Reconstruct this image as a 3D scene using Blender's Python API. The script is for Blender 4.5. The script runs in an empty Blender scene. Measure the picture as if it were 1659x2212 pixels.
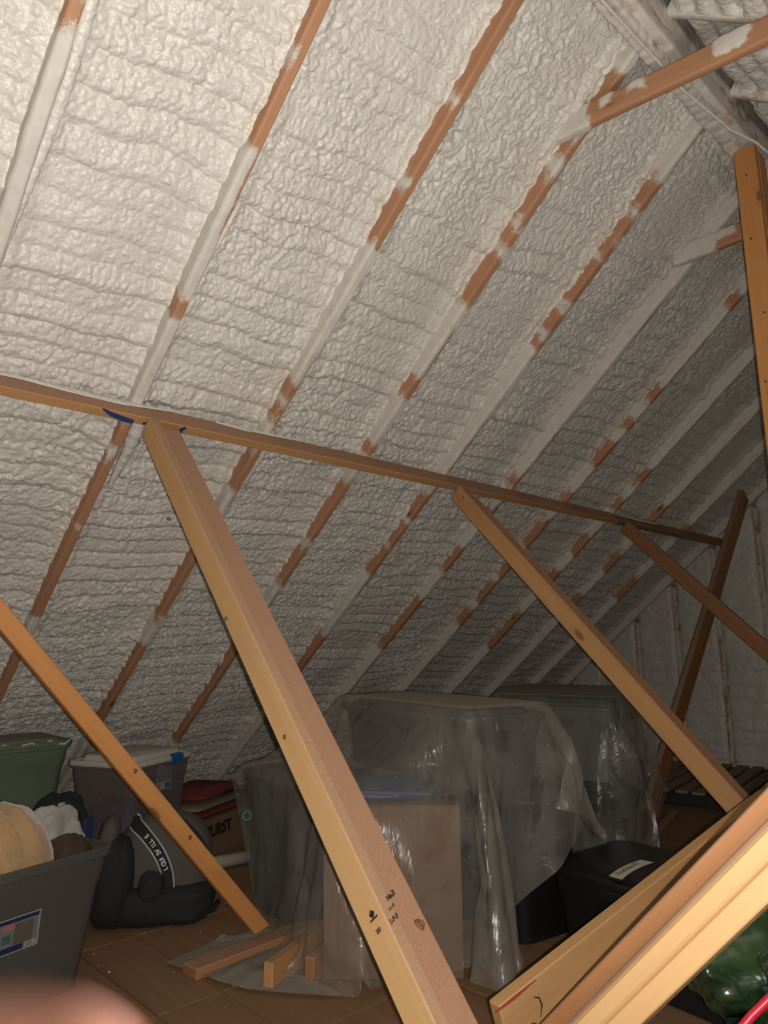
import bpy, bmesh, math, random
import numpy as np
from mathutils import Matrix, Vector, Euler

# ------------------------------------------------------------------ camera, light, exposure
SC = bpy.context.scene
COL = SC.collection
YAW, PITCH, ROLL, FPX, SLOPE = 0.812396841, 0.185576102, 0.0115600755, 1554.67, 0.688139988
H = 1.13                                   # lens height above the attic floor
SA, CA = math.sin(SLOPE), math.cos(SLOPE)
fw = Vector((math.cos(YAW)*math.cos(PITCH), math.sin(YAW)*math.cos(PITCH), math.sin(PITCH)))
rt = Vector((math.sin(YAW), -math.cos(YAW), 0)); dn = fw.cross(rt)
c_, s_ = math.cos(ROLL), math.sin(ROLL)
RT = c_*rt + s_*dn; DN = -s_*rt + c_*dn
cam_data = bpy.data.cameras.new('camera'); cam = bpy.data.objects.new('camera', cam_data); COL.objects.link(cam)
m = Matrix.Identity(4)
for i in range(3):
    m[i][0] = RT[i]; m[i][1] = -DN[i]; m[i][2] = -fw[i]
m[2][3] = H
cam.matrix_world = m
cam_data.sensor_fit = 'HORIZONTAL'; cam_data.sensor_width = 36.0; cam_data.lens = 36.0*FPX/1659.0
cam_data.clip_start = 0.005; cam_data.clip_end = 60
cam_data.dof.use_dof = True; cam_data.dof.focus_distance = 2.6; cam_data.dof.aperture_fstop = 9.0
SC.camera = cam
SC.view_settings.view_transform = 'Standard'; SC.view_settings.look = 'None'
SC.view_settings.exposure = 0.0; SC.view_settings.gamma = 1.0; SC.view_settings.use_curve_mapping = False
world = bpy.data.worlds.new('world'); SC.world = world; world.use_nodes = True
world.node_tree.nodes['Background'].inputs[0].default_value = (0.9, 0.85, 0.8, 1)
world.node_tree.nodes['Background'].inputs[1].default_value = 0.0
SC.cycles.max_bounces = 8; SC.cycles.diffuse_bounces = 4; SC.cycles.transparent_max_bounces = 16
SC.cycles.use_denoising = True

HATCH = (-0.50, 0.55, -0.95, 0.15)         # opening in the floor that the room light comes up through
def area(name, loc, size, power, col, rot=(0, 0, 0), sy=None):
    d = bpy.data.lights.new(name, 'AREA'); d.energy = power; d.color = col; d.size = size
    if sy: d.shape = 'RECTANGLE'; d.size_y = sy
    o = bpy.data.objects.new(name, d); COL.objects.link(o); o.location = loc; o.rotation_euler = rot
    return o
area('room_light_below', (0.05, -0.44, -0.66), 0.85, 80, (1.0, 0.95, 0.88), (math.radians(180-8), 0, math.radians(-18)), 0.6)
# the phone's own torch, a few centimetres from its lens
td = bpy.data.lights.new('phone_torch', 'SPOT'); td.energy = 152; td.color = (1.0, 0.95, 0.88); td.shadow_soft_size = .004; td.spot_size = math.radians(95); td.spot_blend = .16
torch = bpy.data.objects.new('phone_torch', td); COL.objects.link(torch)
tm = m.copy(); tp = Vector((0, 0, H)) + RT*.030 + DN*.009 - fw*.002
for i in range(3): tm[i][3] = tp[i]
torch.matrix_world = tm

# ------------------------------------------------------------------ helpers
rnd = random.Random(7)
def tag(o, label=None, cat=None, group=None, kind=None):
    if label: o['label'] = label
    if cat: o['category'] = cat
    if group: o['group'] = group
    if kind: o['kind'] = kind
    return o
def thing(name, loc, label, cat, group=None):
    o = bpy.data.objects.new(name, None); COL.objects.link(o); o.location = loc; o.empty_display_size = .05
    return tag(o, label, cat, group)
def link(name, me, mat=None, parent=None, M=None, smooth=False):
    """link mesh data; M is the WORLD matrix wanted for the object"""
    o = bpy.data.objects.new(name, me); COL.objects.link(o)
    if mat is not None and len(me.materials) == 0: me.materials.append(mat)
    W = M if M is not None else Matrix.Identity(4)
    if parent is not None:
        o.parent = parent; P = parent.matrix_basis
        pp = parent.parent
        while pp is not None: P = pp.matrix_basis @ P; pp = pp.parent
        o.matrix_basis = P.inverted() @ W
    else: o.matrix_basis = W
    if smooth:
        me.polygons.foreach_set('use_smooth', [True]*len(me.polygons))
    return o
def pymesh(name, v, f):
    me = bpy.data.meshes.new(name); me.from_pydata([tuple(p) for p in v], [], f); me.update(); return me
def gridmesh(name, P, loop_u=False, loop_v=False):
    """P: (nv, nu, 3) numpy array"""
    nv, nu = P.shape[:2]
    idx = np.arange(nv*nu).reshape(nv, nu)
    a = idx
    if loop_u: a = np.concatenate([a, a[:, :1]], 1)
    if loop_v: a = np.concatenate([a, a[:1]], 0)
    q = np.stack([a[:-1, :-1], a[:-1, 1:], a[1:, 1:], a[1:, :-1]], -1).reshape(-1, 4)
    me = bpy.data.meshes.new(name)
    me.vertices.add(nv*nu); me.vertices.foreach_set('co', P.reshape(-1).astype(np.float32))
    me.loops.add(len(q)*4); me.loops.foreach_set('vertex_index', q.reshape(-1).astype(np.int32))
    me.polygons.add(len(q)); me.polygons.foreach_set('loop_start', (np.arange(len(q))*4).astype(np.int32))
    me.polygons.foreach_set('loop_total', np.full(len(q), 4, np.int32))
    me.polygons.foreach_set('use_smooth', np.ones(len(q), bool))
    me.update(calc_edges=True); return me
def attr(me, name, vals):
    a = me.attributes.new(name, 'FLOAT', 'POINT'); a.data.foreach_set('value', np.asarray(vals, np.float32).reshape(-1))
def frame(x, y, z, o):
    M = Matrix.Identity(4)
    for i in range(3): M[i][0], M[i][1], M[i][2], M[i][3] = x[i], y[i], z[i], o[i]
    return M
def box_bm(bm, sx, sy, sz, c=(0, 0, 0), bev=0.0, M=None, seg=1):
    r = bmesh.ops.create_cube(bm, size=1.0)
    T = Matrix.Translation(c) @ Matrix.Diagonal((sx, sy, sz, 1))
    if M is not None: T = M @ T
    bmesh.ops.transform(bm, matrix=T, verts=r['verts'])
    if bev > 0:
        es = list({e for v in r['verts'] for e in v.link_edges})
        bmesh.ops.bevel(bm, geom=es, offset=bev, segments=seg, profile=.5, affect='EDGES')
def bm_mesh(bm, name, smooth=False):
    me = bpy.data.meshes.new(name); bm.normal_update(); bm.to_mesh(me); bm.free()
    if smooth: me.polygons.foreach_set('use_smooth', [True]*len(me.polygons))
    return me
def board(name, P0, P1, wdir, w, t, mat, parent=None, bev=.0035, cut=None):
    """timber from P0 to P1 (centre line); w measured along wdir, t across it"""
    P0, P1 = Vector(P0), Vector(P1); x = (P1-P0).normalized(); L = (P1-P0).length
    y = Vector(wdir); y = (y - x*y.dot(x)).normalized(); z = x.cross(y)
    bm = bmesh.new(); box_bm(bm, L, w, t, bev=bev)
    if cut:                                 # shear the ends so they sit flat: cut = (offset at start, offset at end) per unit of width
        for v in bm.verts:
            if v.co.x < 0: v.co.x += cut[0]*v.co.y/w
            else: v.co.x += cut[1]*v.co.y/w
    return link(name, bm_mesh(bm, name), mat, parent, frame(x, y, z, (P0+P1)/2))
def tube_mesh(name, pts, r, seg=8, closed=False, radii=None, cap=True):
    pts = [Vector(p) for p in pts]; n = len(pts); rings = []
    up = Vector((0, 0, 1)); prev = None
    for i, p in enumerate(pts):
        a = pts[(i-1) % n] if (closed or i > 0) else p; b = pts[(i+1) % n] if (closed or i < n-1) else p
        d = (b-a).normalized()
        if prev is None: u = d.cross(up if abs(d.z) < .95 else Vector((1, 0, 0))).normalized()
        else: u = (prev - d*prev.dot(d)).normalized()
        prev = u; w = d.cross(u); rr = radii[i] if radii else r
        rings.append([p + (u*math.cos(2*math.pi*k/seg) + w*math.sin(2*math.pi*k/seg))*rr for k in range(seg)])
    P = np.array([[tuple(q) for q in rg] for rg in rings])
    me = gridmesh(name, P, loop_u=True, loop_v=closed)
    if cap and not closed:
        bm = bmesh.new(); bm.from_mesh(me); bm.verts.ensure_lookup_table()
        bm.faces.new([bm.verts[k] for k in range(seg)][::-1]); bm.faces.new([bm.verts[(n-1)*seg+k] for k in range(seg)])
        bm.to_mesh(me); bm.free()
    return me
def rrect(w, d, r, z, n=6, ox=0, oy=0):
    r = min(r, w/2-.001, d/2-.001); out = []
    for cx, cy, a0 in ((w/2-r, d/2-r, 0), (-w/2+r, d/2-r, 90), (-w/2+r, -d/2+r, 180), (w/2-r, -d/2+r, 270)):
        for k in range(n+1):
            a = math.radians(a0+90*k/n); out.append((ox+cx+r*math.cos(a), oy+cy+r*math.sin(a), z))
    return out
def loft(name, rings, cap_bot=True, cap_top=True, smooth=True):
    n = len(rings[0]); v = [p for r in rings for p in r]; f = []
    for i in range(len(rings)-1):
        for k in range(n):
            k2 = (k+1) % n; f.append((i*n+k, i*n+k2, (i+1)*n+k2, (i+1)*n+k))
    if cap_bot: f.append(tuple(range(n))[::-1])
    if cap_top: f.append(tuple(range((len(rings)-1)*n, len(rings)*n)))
    me = pymesh(name, v, f)
    if smooth:
        me.polygons.foreach_set('use_smooth', [len(p.vertices) == 4 for p in me.polygons])
        try: me.set_sharp_from_angle(angle=math.radians(40))
        except Exception: pass
    return me
# numpy noise ------------------------------------------------------
def hash2(i, j, seed):
    seed = int(seed*10)
    h = (i.astype(np.int64)*374761393 + j.astype(np.int64)*668265263 + seed*1442695) & 0xffffffff
    h = ((h ^ (h >> 13))*1274126177) & 0xffffffff
    h = h ^ (h >> 16)
    return (h & 0xffff)/65535.0
def vnoise(x, y, seed=0):
    i = np.floor(x); j = np.floor(y); fx = x-i; fy = y-j; fx = fx*fx*(3-2*fx); fy = fy*fy*(3-2*fy)
    a = hash2(i, j, seed); b = hash2(i+1, j, seed); c = hash2(i, j+1, seed); d = hash2(i+1, j+1, seed)
    return (a*(1-fx)+b*fx)*(1-fy) + (c*(1-fx)+d*fx)*fy
def fbm(x, y, seed=0, o=3):
    s = 0; a = 1; t = 0
    for k in range(o): s = s + a*vnoise(x*2**k, y*2**k, seed+k*17); t += a; a *= .5
    return s/t
def worley(x, y, seed=0, jit=.85):
    i = np.floor(x); j = np.floor(y); d1 = np.full(x.shape, 9.); hid = np.zeros(x.shape)
    for di in (-1, 0, 1):
        for dj in (-1, 0, 1):
            a, b = i+di, j+dj
            px = a+.5+(hash2(a, b, seed)-.5)*jit; py = b+.5+(hash2(a, b, seed+99)-.5)*jit
            d = np.hypot(px-x, py-y); hh = hash2(a, b, seed+7)
            d = d*(0.85+.35*hh); mk = d < d1; d1 = np.where(mk, d, d1); hid = np.where(mk, hh, hid)
    return d1, hid

# ------------------------------------------------------------------ materials
def mat(name):
    M = bpy.data.materials.new(name); M.use_nodes = True; nt = M.node_tree
    b = nt.nodes['Principled BSDF']; return M, nt, b
def N(nt, t, **kw):
    n = nt.nodes.new(t)
    for k, v in kw.items():
        if k.startswith('i_'): n.inputs[int(k[2:])].default_value = v
        else: setattr(n, k, v)
    return n
def ramp(nt, stops, interp='LINEAR'):
    r = nt.nodes.new('ShaderNodeValToRGB'); cr = r.color_ramp; cr.interpolation = interp
    cr.elements[0].position = stops[0][0]; cr.elements[0].color = (*stops[0][1], 1)
    cr.elements[1].position = stops[-1][0]; cr.elements[1].color = (*stops[-1][1], 1)
    for p, c in stops[1:-1]: e = cr.elements.new(p); e.color = (*c, 1)
    return r
def mix(nt, fac, a, b, t='MIX'):
    n = nt.nodes.new('ShaderNodeMix'); n.data_type = 'RGBA'; n.blend_type = t
    for s, v in ((n.inputs[0], fac), (n.inputs[6], a), (n.inputs[7], b)):
        if hasattr(v, 'links'): nt.links.new(v, s)
        elif isinstance(v, tuple): s.default_value = (*v, 1)
        else: s.default_value = v
    return n.outputs[2]
def math_(nt, op, a, b=None, clamp=False):
    n = nt.nodes.new('ShaderNodeMath'); n.operation = op; n.use_clamp = clamp
    for s, v in zip(n.inputs, (a, b)):
        if v is None: continue
        if hasattr(v, 'links'): nt.links.new(v, s)
        else: s.default_value = v
    return n.outputs[0]
def mapped(nt, scale, coord='Object', loc=(0, 0, 0)):
    tc = nt.nodes.new('ShaderNodeTexCoord'); mp = nt.nodes.new('ShaderNodeMapping')
    mp.inputs['Scale'].default_value = scale; mp.inputs['Location'].default_value = loc
    if coord == 'Object':                   # a different piece of the pattern for each object
        oi = nt.nodes.new('ShaderNodeObjectInfo'); ad = nt.nodes.new('ShaderNodeVectorMath'); ad.operation = 'ADD'
        mu = nt.nodes.new('ShaderNodeVectorMath'); mu.operation = 'SCALE'; mu.inputs['Scale'].default_value = 23.0
        cb = nt.nodes.new('ShaderNodeCombineXYZ')
        for k in range(3): nt.links.new(oi.outputs['Random'], cb.inputs[k])
        nt.links.new(cb.outputs[0], mu.inputs[0]); nt.links.new(tc.outputs[coord], ad.inputs[0]); nt.links.new(mu.outputs[0], ad.inputs[1])
        nt.links.new(ad.outputs[0], mp.inputs[0])
    else: nt.links.new(tc.outputs[coord], mp.inputs[0])
    return mp.outputs[0]
def noise(nt, vec, scale, detail=3, rough=.5, dist=0.0):
    n = nt.nodes.new('ShaderNodeTexNoise'); n.inputs['Scale'].default_value = scale; n.inputs['Detail'].default_value = detail
    n.inputs['Roughness'].default_value = rough; n.inputs['Distortion'].default_value = dist
    nt.links.new(vec, n.inputs['Vector']); return n.outputs['Fac']
def up_mask(nt, lo, hi):
    g = nt.nodes.new('ShaderNodeNewGeometry'); sp = nt.nodes.new('ShaderNodeSeparateXYZ'); nt.links.new(g.outputs['Normal'], sp.inputs[0])
    mr = nt.nodes.new('ShaderNodeMapRange'); mr.inputs[1].default_value = lo; mr.inputs[2].default_value = hi
    nt.links.new(sp.outputs[2], mr.inputs[0]); return mr.outputs[0]
def bump(nt, b, h, strength, dist):
    n = nt.nodes.new('ShaderNodeBump'); n.inputs['Strength'].default_value = strength; n.inputs['Distance'].default_value = dist
    nt.links.new(h, n.inputs['Height']); nt.links.new(n.outputs[0], b.inputs['Normal']); return n
def wood(name, light, dark, rough=.62, dust=None, foam=False, grain=1.0, knots=True):
    M, nt, b = mat(name); L = nt.links
    v = mapped(nt, (1.6, 30, 30)); g1 = noise(nt, v, 1.0, 5, .6, .5)
    v2 = mapped(nt, (.7, 9, 9)); g2 = noise(nt, v2, 1.0, 3, .5, 1.2)
    r1 = ramp(nt, [(.25, dark), (.5, tuple((a+c)/2 for a, c in zip(light, dark))), (.72, light)]); L.new(g1, r1.inputs[0])
    r2 = ramp(nt, [(.3, dark), (.65, light)]); L.new(g2, r2.inputs[0])
    col = mix(nt, .5*grain, r2.outputs[0], r1.outputs[0])
    if knots:
        v3 = mapped(nt, (2.6, 7, 7)); vo = nt.nodes.new('ShaderNodeTexVoronoi'); vo.inputs['Scale'].default_value = 1.0; vo.inputs['Randomness'].default_value = 1.0
        L.new(v3, vo.inputs['Vector'])
        kr = ramp(nt, [(.0, (1, 1, 1)), (.07, (1, 1, 1)), (.10, (.15, .15, .15)), (.2, (0, 0, 0))]); L.new(vo.outputs['Distance'], kr.inputs[0])
        col = mix(nt, math_(nt, 'MULTIPLY', kr.outputs[0], .75), col, tuple(c*.28 for c in dark))
    if dust:
        vd = mapped(nt, (1, 1, 1)); dn_ = noise(nt, vd, 260, 2, .7)
        dr = ramp(nt, [(.35, tuple(c*.82 for c in dust)), (.7, tuple(min(1, c*1.15) for c in dust))]); L.new(dn_, dr.inputs[0])
        sp = nt.nodes.new('ShaderNodeTexVoronoi'); sp.inputs['Scale'].default_value = 150; L.new(vd, sp.inputs['Vector'])
        sr = ramp(nt, [(.0, (1, 1, 1)), (.10, (1, 1, 1)), (.14, (0, 0, 0))]); L.new(sp.outputs['Distance'], sr.inputs[0])
        sc = nt.nodes.new('ShaderNodeSeparateColor'); L.new(sp.outputs['Color'], sc.inputs[0])
        spk = math_(nt, 'MULTIPLY', sr.outputs[0], math_(nt, 'GREATER_THAN', sc.outputs[0], .86))
        dcol = mix(nt, spk, dr.outputs[0], (.85, .76, .66))  # pale specks: the dust's sparkle under the torch, put into its colour
        um = up_mask(nt, .25, .5)
        col = mix(nt, math_(nt, 'MULTIPLY', um, .8), col, dcol)
    if foam:
        at = nt.nodes.new('ShaderNodeAttribute'); at.attribute_name = 'foam'
        vf = mapped(nt, (1, 1, 1)); nf = noise(nt, vf, 210, 3, .75); nf2 = noise(nt, vf, 22, 3, .6)
        s = math_(nt, 'ADD', at.outputs['Fac'], math_(nt, 'ADD', math_(nt, 'MULTIPLY', math_(nt, 'SUBTRACT', nf, .5), 1.1), math_(nt, 'MULTIPLY', math_(nt, 'SUBTRACT', nf2, .5), 1.1)))
        fr = ramp(nt, [(.34, (0, 0, 0)), (.66, (1, 1, 1))]); L.new(s, fr.inputs[0])
        fc = ramp(nt, [(.3, (.60, .56, .50)), (.7, (.68, .645, .585))]); L.new(nf2, fc.inputs[0])
        col = mix(nt, fr.outputs[0], col, fc.outputs[0])
    L.new(col, b.inputs['Base Color']); b.inputs['Roughness'].default_value = rough
    bump(nt, b, g1, .25, .002); b.inputs['Specular IOR Level'].default_value = .3
    return M
WOOD = wood('pine_lumber', (.50, .275, .12), (.39, .195, .075), dust=(.34, .195, .13))
WOOD_CLEAN = wood('pine_lumber_clean', (.50, .29, .13), (.38, .20, .08))
WOOD_PALE = wood('pale_pine_lumber', (.58, .37, .175), (.49, .28, .115), dust=(.33, .20, .135))
WOOD_ORANGE = wood('orange_pine_lumber', (.54, .255, .085), (.43, .18, .05), dust=(.42, .21, .09))
WOOD_DARK = wood('dark_pine_lumber', (.36, .175, .075), (.24, .10, .04), dust=(.32, .20, .14))
WOOD_RAFTER = wood('rafter_lumber', (.50, .265, .15), (.38, .185, .095), foam=True)
DECK = wood('attic_deck_boards', (.235, .135, .072), (.17, .09, .043), rough=.85, knots=False)

def plain(name, c, rough=.5, nscale=0, namp=.12, spec=.5, bmp=0, sheen=0, metal=0):
    M, nt, b = mat(name)
    if nscale:
        n = noise(nt, mapped(nt, (1, 1, 1)), nscale, 4, .6)
        r = ramp(nt, [(.25, tuple(k*(1-namp) for k in c)), (.75, tuple(min(1, k*(1+namp)) for k in c))]); nt.links.new(n, r.inputs[0])
        nt.links.new(r.outputs[0], b.inputs['Base Color'])
        if bmp: bump(nt, b, n, .6, bmp)
    else: b.inputs['Base Color'].default_value = (*c, 1)
    b.inputs['Roughness'].default_value = rough; b.inputs['Specular IOR Level'].default_value = spec; b.inputs['Metallic'].default_value = metal
    if sheen: b.inputs['Sheen Weight'].default_value = sheen
    return M
# sprayed foam
FOAM, nt, b = mat('spray_foam')
v = mapped(nt, (1, 1, 1), 'Generated'); tc = nt.nodes.new('ShaderNodeTexCoord')
n1 = noise(nt, tc.outputs['Object'], 1.3, 3, .5); n2 = noise(nt, tc.outputs['Object'], 60, 3, .6)
r = ramp(nt, [(.3, (.645, .615, .56)), (.55, (.69, .66, .595)), (.75, (.67, .635, .59))]); nt.links.new(n1, r.inputs[0])
nt.links.new(r.outputs[0], b.inputs['Base Color']); b.inputs['Roughness'].default_value = .40; b.inputs['Specular IOR Level'].default_value = .5
vo = nt.nodes.new('ShaderNodeTexVoronoi'); vo.feature = 'SMOOTH_F1'; vo.inputs['Scale'].default_value = 85; nt.links.new(tc.outputs['Object'], vo.inputs['Vector'])
hh = math_(nt, 'ADD', math_(nt, 'MULTIPLY', vo.outputs['Distance'], -1.0), math_(nt, 'MULTIPLY', n2, .5))
bump(nt, b, hh, .75, .005)

# ------------------------------------------------------------------ the roof: rafters, foam panels
Y0 = 0.95                                   # ridge line
def roofP(x, y, r=0.0):
    """point on the plane of the rafter undersides, r further out (up)"""
    z = H + (2.4 - SA*y)/CA
    return (x, y + SA*r, z + CA*r)
NRM = np.array([0, SA, CA])
RX = [-1.276, -.666, -.056, .557, 1.174, 1.790, 2.395, 2.984, 3.593, 4.206, 4.835, 5.452, 6.06, 6.67]   # right edge of each rafter
RW = .038; GX = 6.84
YE = (2.4 + CA*H)/SA                        # where the slope meets the floor
DECKR = 0.205
BROWN = {3: [(1.72, 1.77)],
 4: [(1.2, 1.5), (1.5, 1.55), (1.61, 1.8), (2.26, 2.31), (2.7, 2.79), (2.85, 3.14), (3.15, 3.59), (3.76, 4.25)],
 5: [(1.17, 1.43), (1.47, 1.67), (1.72, 1.87), (2.42, 2.46), (2.52, 2.55), (2.72, 2.88), (3.05, 3.1), (3.22, 3.57), (3.77, 4.4)],
 6: [(1.13, 1.26), (1.34, 1.39), (1.46, 1.61), (1.65, 1.7), (1.75, 1.92), (2.26, 2.33), (2.57, 2.62), (2.77, 3.08), (3.14, 3.34), (3.77, 4.5)],
 7: [(1.27, 1.36), (1.41, 1.48), (1.51, 1.56), (1.59, 1.76), (1.83, 1.87), (1.93, 1.96), (2.75, 2.88), (2.94, 3.05), (3.09, 3.24), (3.71, 4.2)],
 8: [(2.57, 2.6), (2.75, 2.82), (3.03, 3.18), (3.41, 3.79)],
 9: [(1.37, 1.44), (1.89, 1.95), (2.1, 2.14), (2.23, 2.38), (2.57, 2.62), (2.77, 2.95), (3.03, 3.18), (3.24, 3.39), (3.47, 3.59)],
 10: [(2.31, 2.4), (2.54, 2.6), (2.81, 2.96), (3.12, 3.28), (3.49, 3.8)],
 11: [(2.5, 2.68), (2.9, 3.05), (3.3, 3.5)], 12: [(2.6, 2.7), (3.1, 3.3)]}
# root of the roof: the sheathing deck behind everything
bm = bmesh.new()
v0 = [roofP(x, y, DECKR) for x, y in ((-2.2, Y0-.0), (GX+.12, Y0-.0), (GX+.12, YE+.4), (-2.2, YE+.4))]
v1 = [roofP(x, y, DECKR+.018) for x, y in ((-2.2, Y0-.0), (GX+.12, Y0-.0), (GX+.12, YE+.4), (-2.2, YE+.4))]
me = pymesh('ceiling', v0+v1, [(0, 1, 2, 3), (7, 6, 5, 4), (0, 4, 5, 1), (1, 5, 6, 2), (2, 6, 7, 3), (3, 7, 4, 0)])
ceiling = link('ceiling', me, plain('roof_sheathing', (.35, .26, .17), .8, 8))
tag(ceiling, 'sloping attic ceiling of brown rafters with cream spray foam between them', None, None, 'structure')

def bay(k, x0, x1, ya, yb, res, seed, thick=.092, lump=1.0, name='foam_panel'):
    nu = max(8, int((x1-x0)/res)); L = (yb-ya)/CA; nv = int(L/res)
    u = np.linspace(0, 1, nu); s = np.linspace(0, L, nv); U, S = np.meshgrid(u, s)
    X = x0 + (x1-x0)*U
    # warp
    wx = (fbm(X*7, S*7, seed, 3)-.5)*.05; wy = (fbm(X*7+9, S*7+3, seed+5, 3)-.5)*.05
    xx, ss = X+wx, S+wy
    # spray passes: bands that run across the bay, each overlapping the one before
    ph = (S + .055*(fbm(X*2.2, S*1.1, seed+11, 2)-.5)*2 + .05*(U-.5)*math.sin(seed) + .028*(fbm(X*9, S*5, seed+12, 2)-.5))/.098
    ph = ph + .8*vnoise(S*1.3, S*0+seed, seed+3)
    fr = ph-np.floor(ph); pid = np.floor(ph)
    strength = .25+.95*hash2(pid, pid*0+seed, 21)
    passp = np.minimum(fr/.72, (1-fr)/.28); passp = np.sqrt(np.clip(passp, 0, 1))
    # bubbles, a little long across the passes
    d1, h1 = worley(xx/.020, ss/.024, seed, .95); d2, h2 = worley(xx/.043, ss/.05, seed+40, .95)
    bub = 1-np.clip(d1/.80, 0, 1.1)**2; bub2 = 1-np.clip(d2/.82, 0, 1.1)**2
    big = fbm(X*2.5, S*2.5, seed+77, 3)-.5
    fine = np.clip(.30+1.4*fbm(X*3.1, S*2.3, seed+70, 2), .35, 1.3)     # some spots come out smoother
    h = lump*(.0085*bub*(.55+.7*h1)*fine + .0085*bub2*(.3+vnoise(X*9, S*9, seed+44))*fine + .019*passp*strength + .035*big)
    # fillets against the rafters
    e0 = (X-x0); e1 = (x1-X)
    fl = .020*np.exp(-e0/.022) + .016*np.exp(-e1/.020)
    cw0, cid = worley(ss*0+U*0+.5, ss/.05+seed, seed+5)
    roll = .012*np.exp(-((e0-.035)/.022)**2)*(.5+.9*vnoise(S*16, S*0, seed+8)) + .010*np.exp(-((e1-.035)/.02)**2)*(.4+.9*vnoise(S*12, S*0+5, seed+9))
    r = thick - h - fl - roll
    ye = YE-.02-(ya+S*CA)
    r = np.clip(r, .004, None)
    Y = ya + S*CA; Z = H + (2.4-SA*Y)/CA
    P = np.stack([X, Y+SA*r, Z+CA*r], -1)
    me = gridmesh(name, P[::-1])
    o = link(name, me, FOAM, ceiling)
    return tag(o, None, None, None, 'stuff')
for k in range(len(RX)-1):
    x0 = RX[k]; x1 = RX[k+1]-RW
    far = RX[k] > 3.5
    if RX[k+1] < -.3: res = .03
    else: res = .0050 if RX[k] < 2.5 else (.0062 if RX[k] < 3.7 else (.008 if RX[k] < 4.9 else .011))
    bay(k, x0, x1, Y0+.03, YE-.03, res, 100+k*13)
bay(20, RX[-1], GX+.03, Y0+.03, YE-.03, .014, 991)
bay(21, -2.2, RX[0]-RW, Y0+.03, YE-.03, .05, 992)

def rafter(k):
    xr = RX[k]; seed = 500+k*31; vis = xr > -.3
    res = .011 if vis else .06
    ya, yb = Y0+.02, YE-.005; L = (yb-ya)/CA; nv = int(L/res)
    # profile: left side (r from .075 down to 0), bottom, right side
    prof = [(-RW, .2), (-RW, .075), (-RW, .06), (-RW, .045), (-RW, .03), (-RW, .016), (-RW, .004), (-RW+.003, 0), (-RW*.72, 0), (-RW*.45, 0), (-RW*.2, 0), (-.003, 0), (0, .004), (0, .02), (0, .04), (0, .06), (0, .2)]
    S = np.linspace(0, L, nv); pr = np.array(prof); Yw = ya+S*CA
    U = np.cumsum(np.r_[0, np.hypot(*np.diff(pr, axis=0).T)]); 
    SS, UU = np.meshgrid(S, U, indexing='ij')
    br = np.zeros(nv)
    ivs = BROWN.get(k, [])
    lw = .05+.06*vnoise(S*14, S*0, seed)
    for a, b_ in ivs:
        br = np.maximum(br, np.clip(np.minimum((Yw-a+lw*.6)/lw, (b_-Yw+lw*.6)/lw), 0, 1))
    F = 1-np.repeat(br[:, None], len(U), 1)
    F = F*.95+.5*(fbm(SS*18, UU*18, seed+3, 2)-.5)
    left = np.clip((pr[:, 1]-.05)/.04, 0, 1)*(pr[:, 0] < -RW*.9)
    F = np.maximum(F, left[None]*1.1)
    # the right-hand corner of the underside often stays bare wood
    bare = (pr[:, 0] > -.012) & (pr[:, 1] < .03)
    bn = np.clip((vnoise(S*3.3, S*0, seed+8)-.42)*5, 0, 1)
    F = np.where(bare[None], F*(1-(.75 if k != 3 else 0)*bn[:, None]), F)
    if k == 4: F = np.where((pr[:, 0] > -RW*.55)[None] & (pr[:, 1] < .03)[None] & (Yw < 1.8)[:, None], F*.1, F)
    if k == 5: F = np.where((pr[:, 0] > -RW*.55)[None] & (pr[:, 1] < .03)[None] & (Yw < 1.9)[:, None], F*.1, F)
    F = np.clip(F, 0, 1.15)
    thick = np.clip(F-.55, 0, 1)*.012*(.5+fbm(SS*9, UU*20, seed+6, 3))
    # rounded foam build-up where the spray ran over the edge
    nx = np.where(pr[:, 0] <= -RW+1e-6, -1., np.where(pr[:, 0] >= -1e-6, 1., 0.)); nr = np.where((pr[:, 1] < .003), -1., 0.)
    nn = np.hypot(nx, nr); nn[nn == 0] = 1; nx, nr = nx/nn, nr/nn
    cx = xr + pr[:, 0][None] + nx[None]*thick; rr = pr[:, 1][None] + nr[None]*thick
    Y = Yw[:, None] + SA*rr; Z = (H + (2.4-SA*Yw)/CA)[:, None] + CA*rr
    P = np.stack([cx, Y, Z], -1)
    me = gridmesh('rafter', P); attr(me, 'foam', F)
    R = Matrix.Rotation(0, 4, 'X')
    # put the mesh in an object frame whose x axis runs along the timber
    ax = Vector((0, CA, -SA)); ay = Vector((1, 0, 0)); az = ax.cross(ay)
    M = frame(ax, ay, az, roofP(xr, (ya+yb)/2)); me.transform(M.inverted())
    me.flip_normals()
    o = link('rafter', me, WOOD_RAFTER, ceiling, M)
    return o
for k in range(len(RX)): rafter(k)

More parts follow.
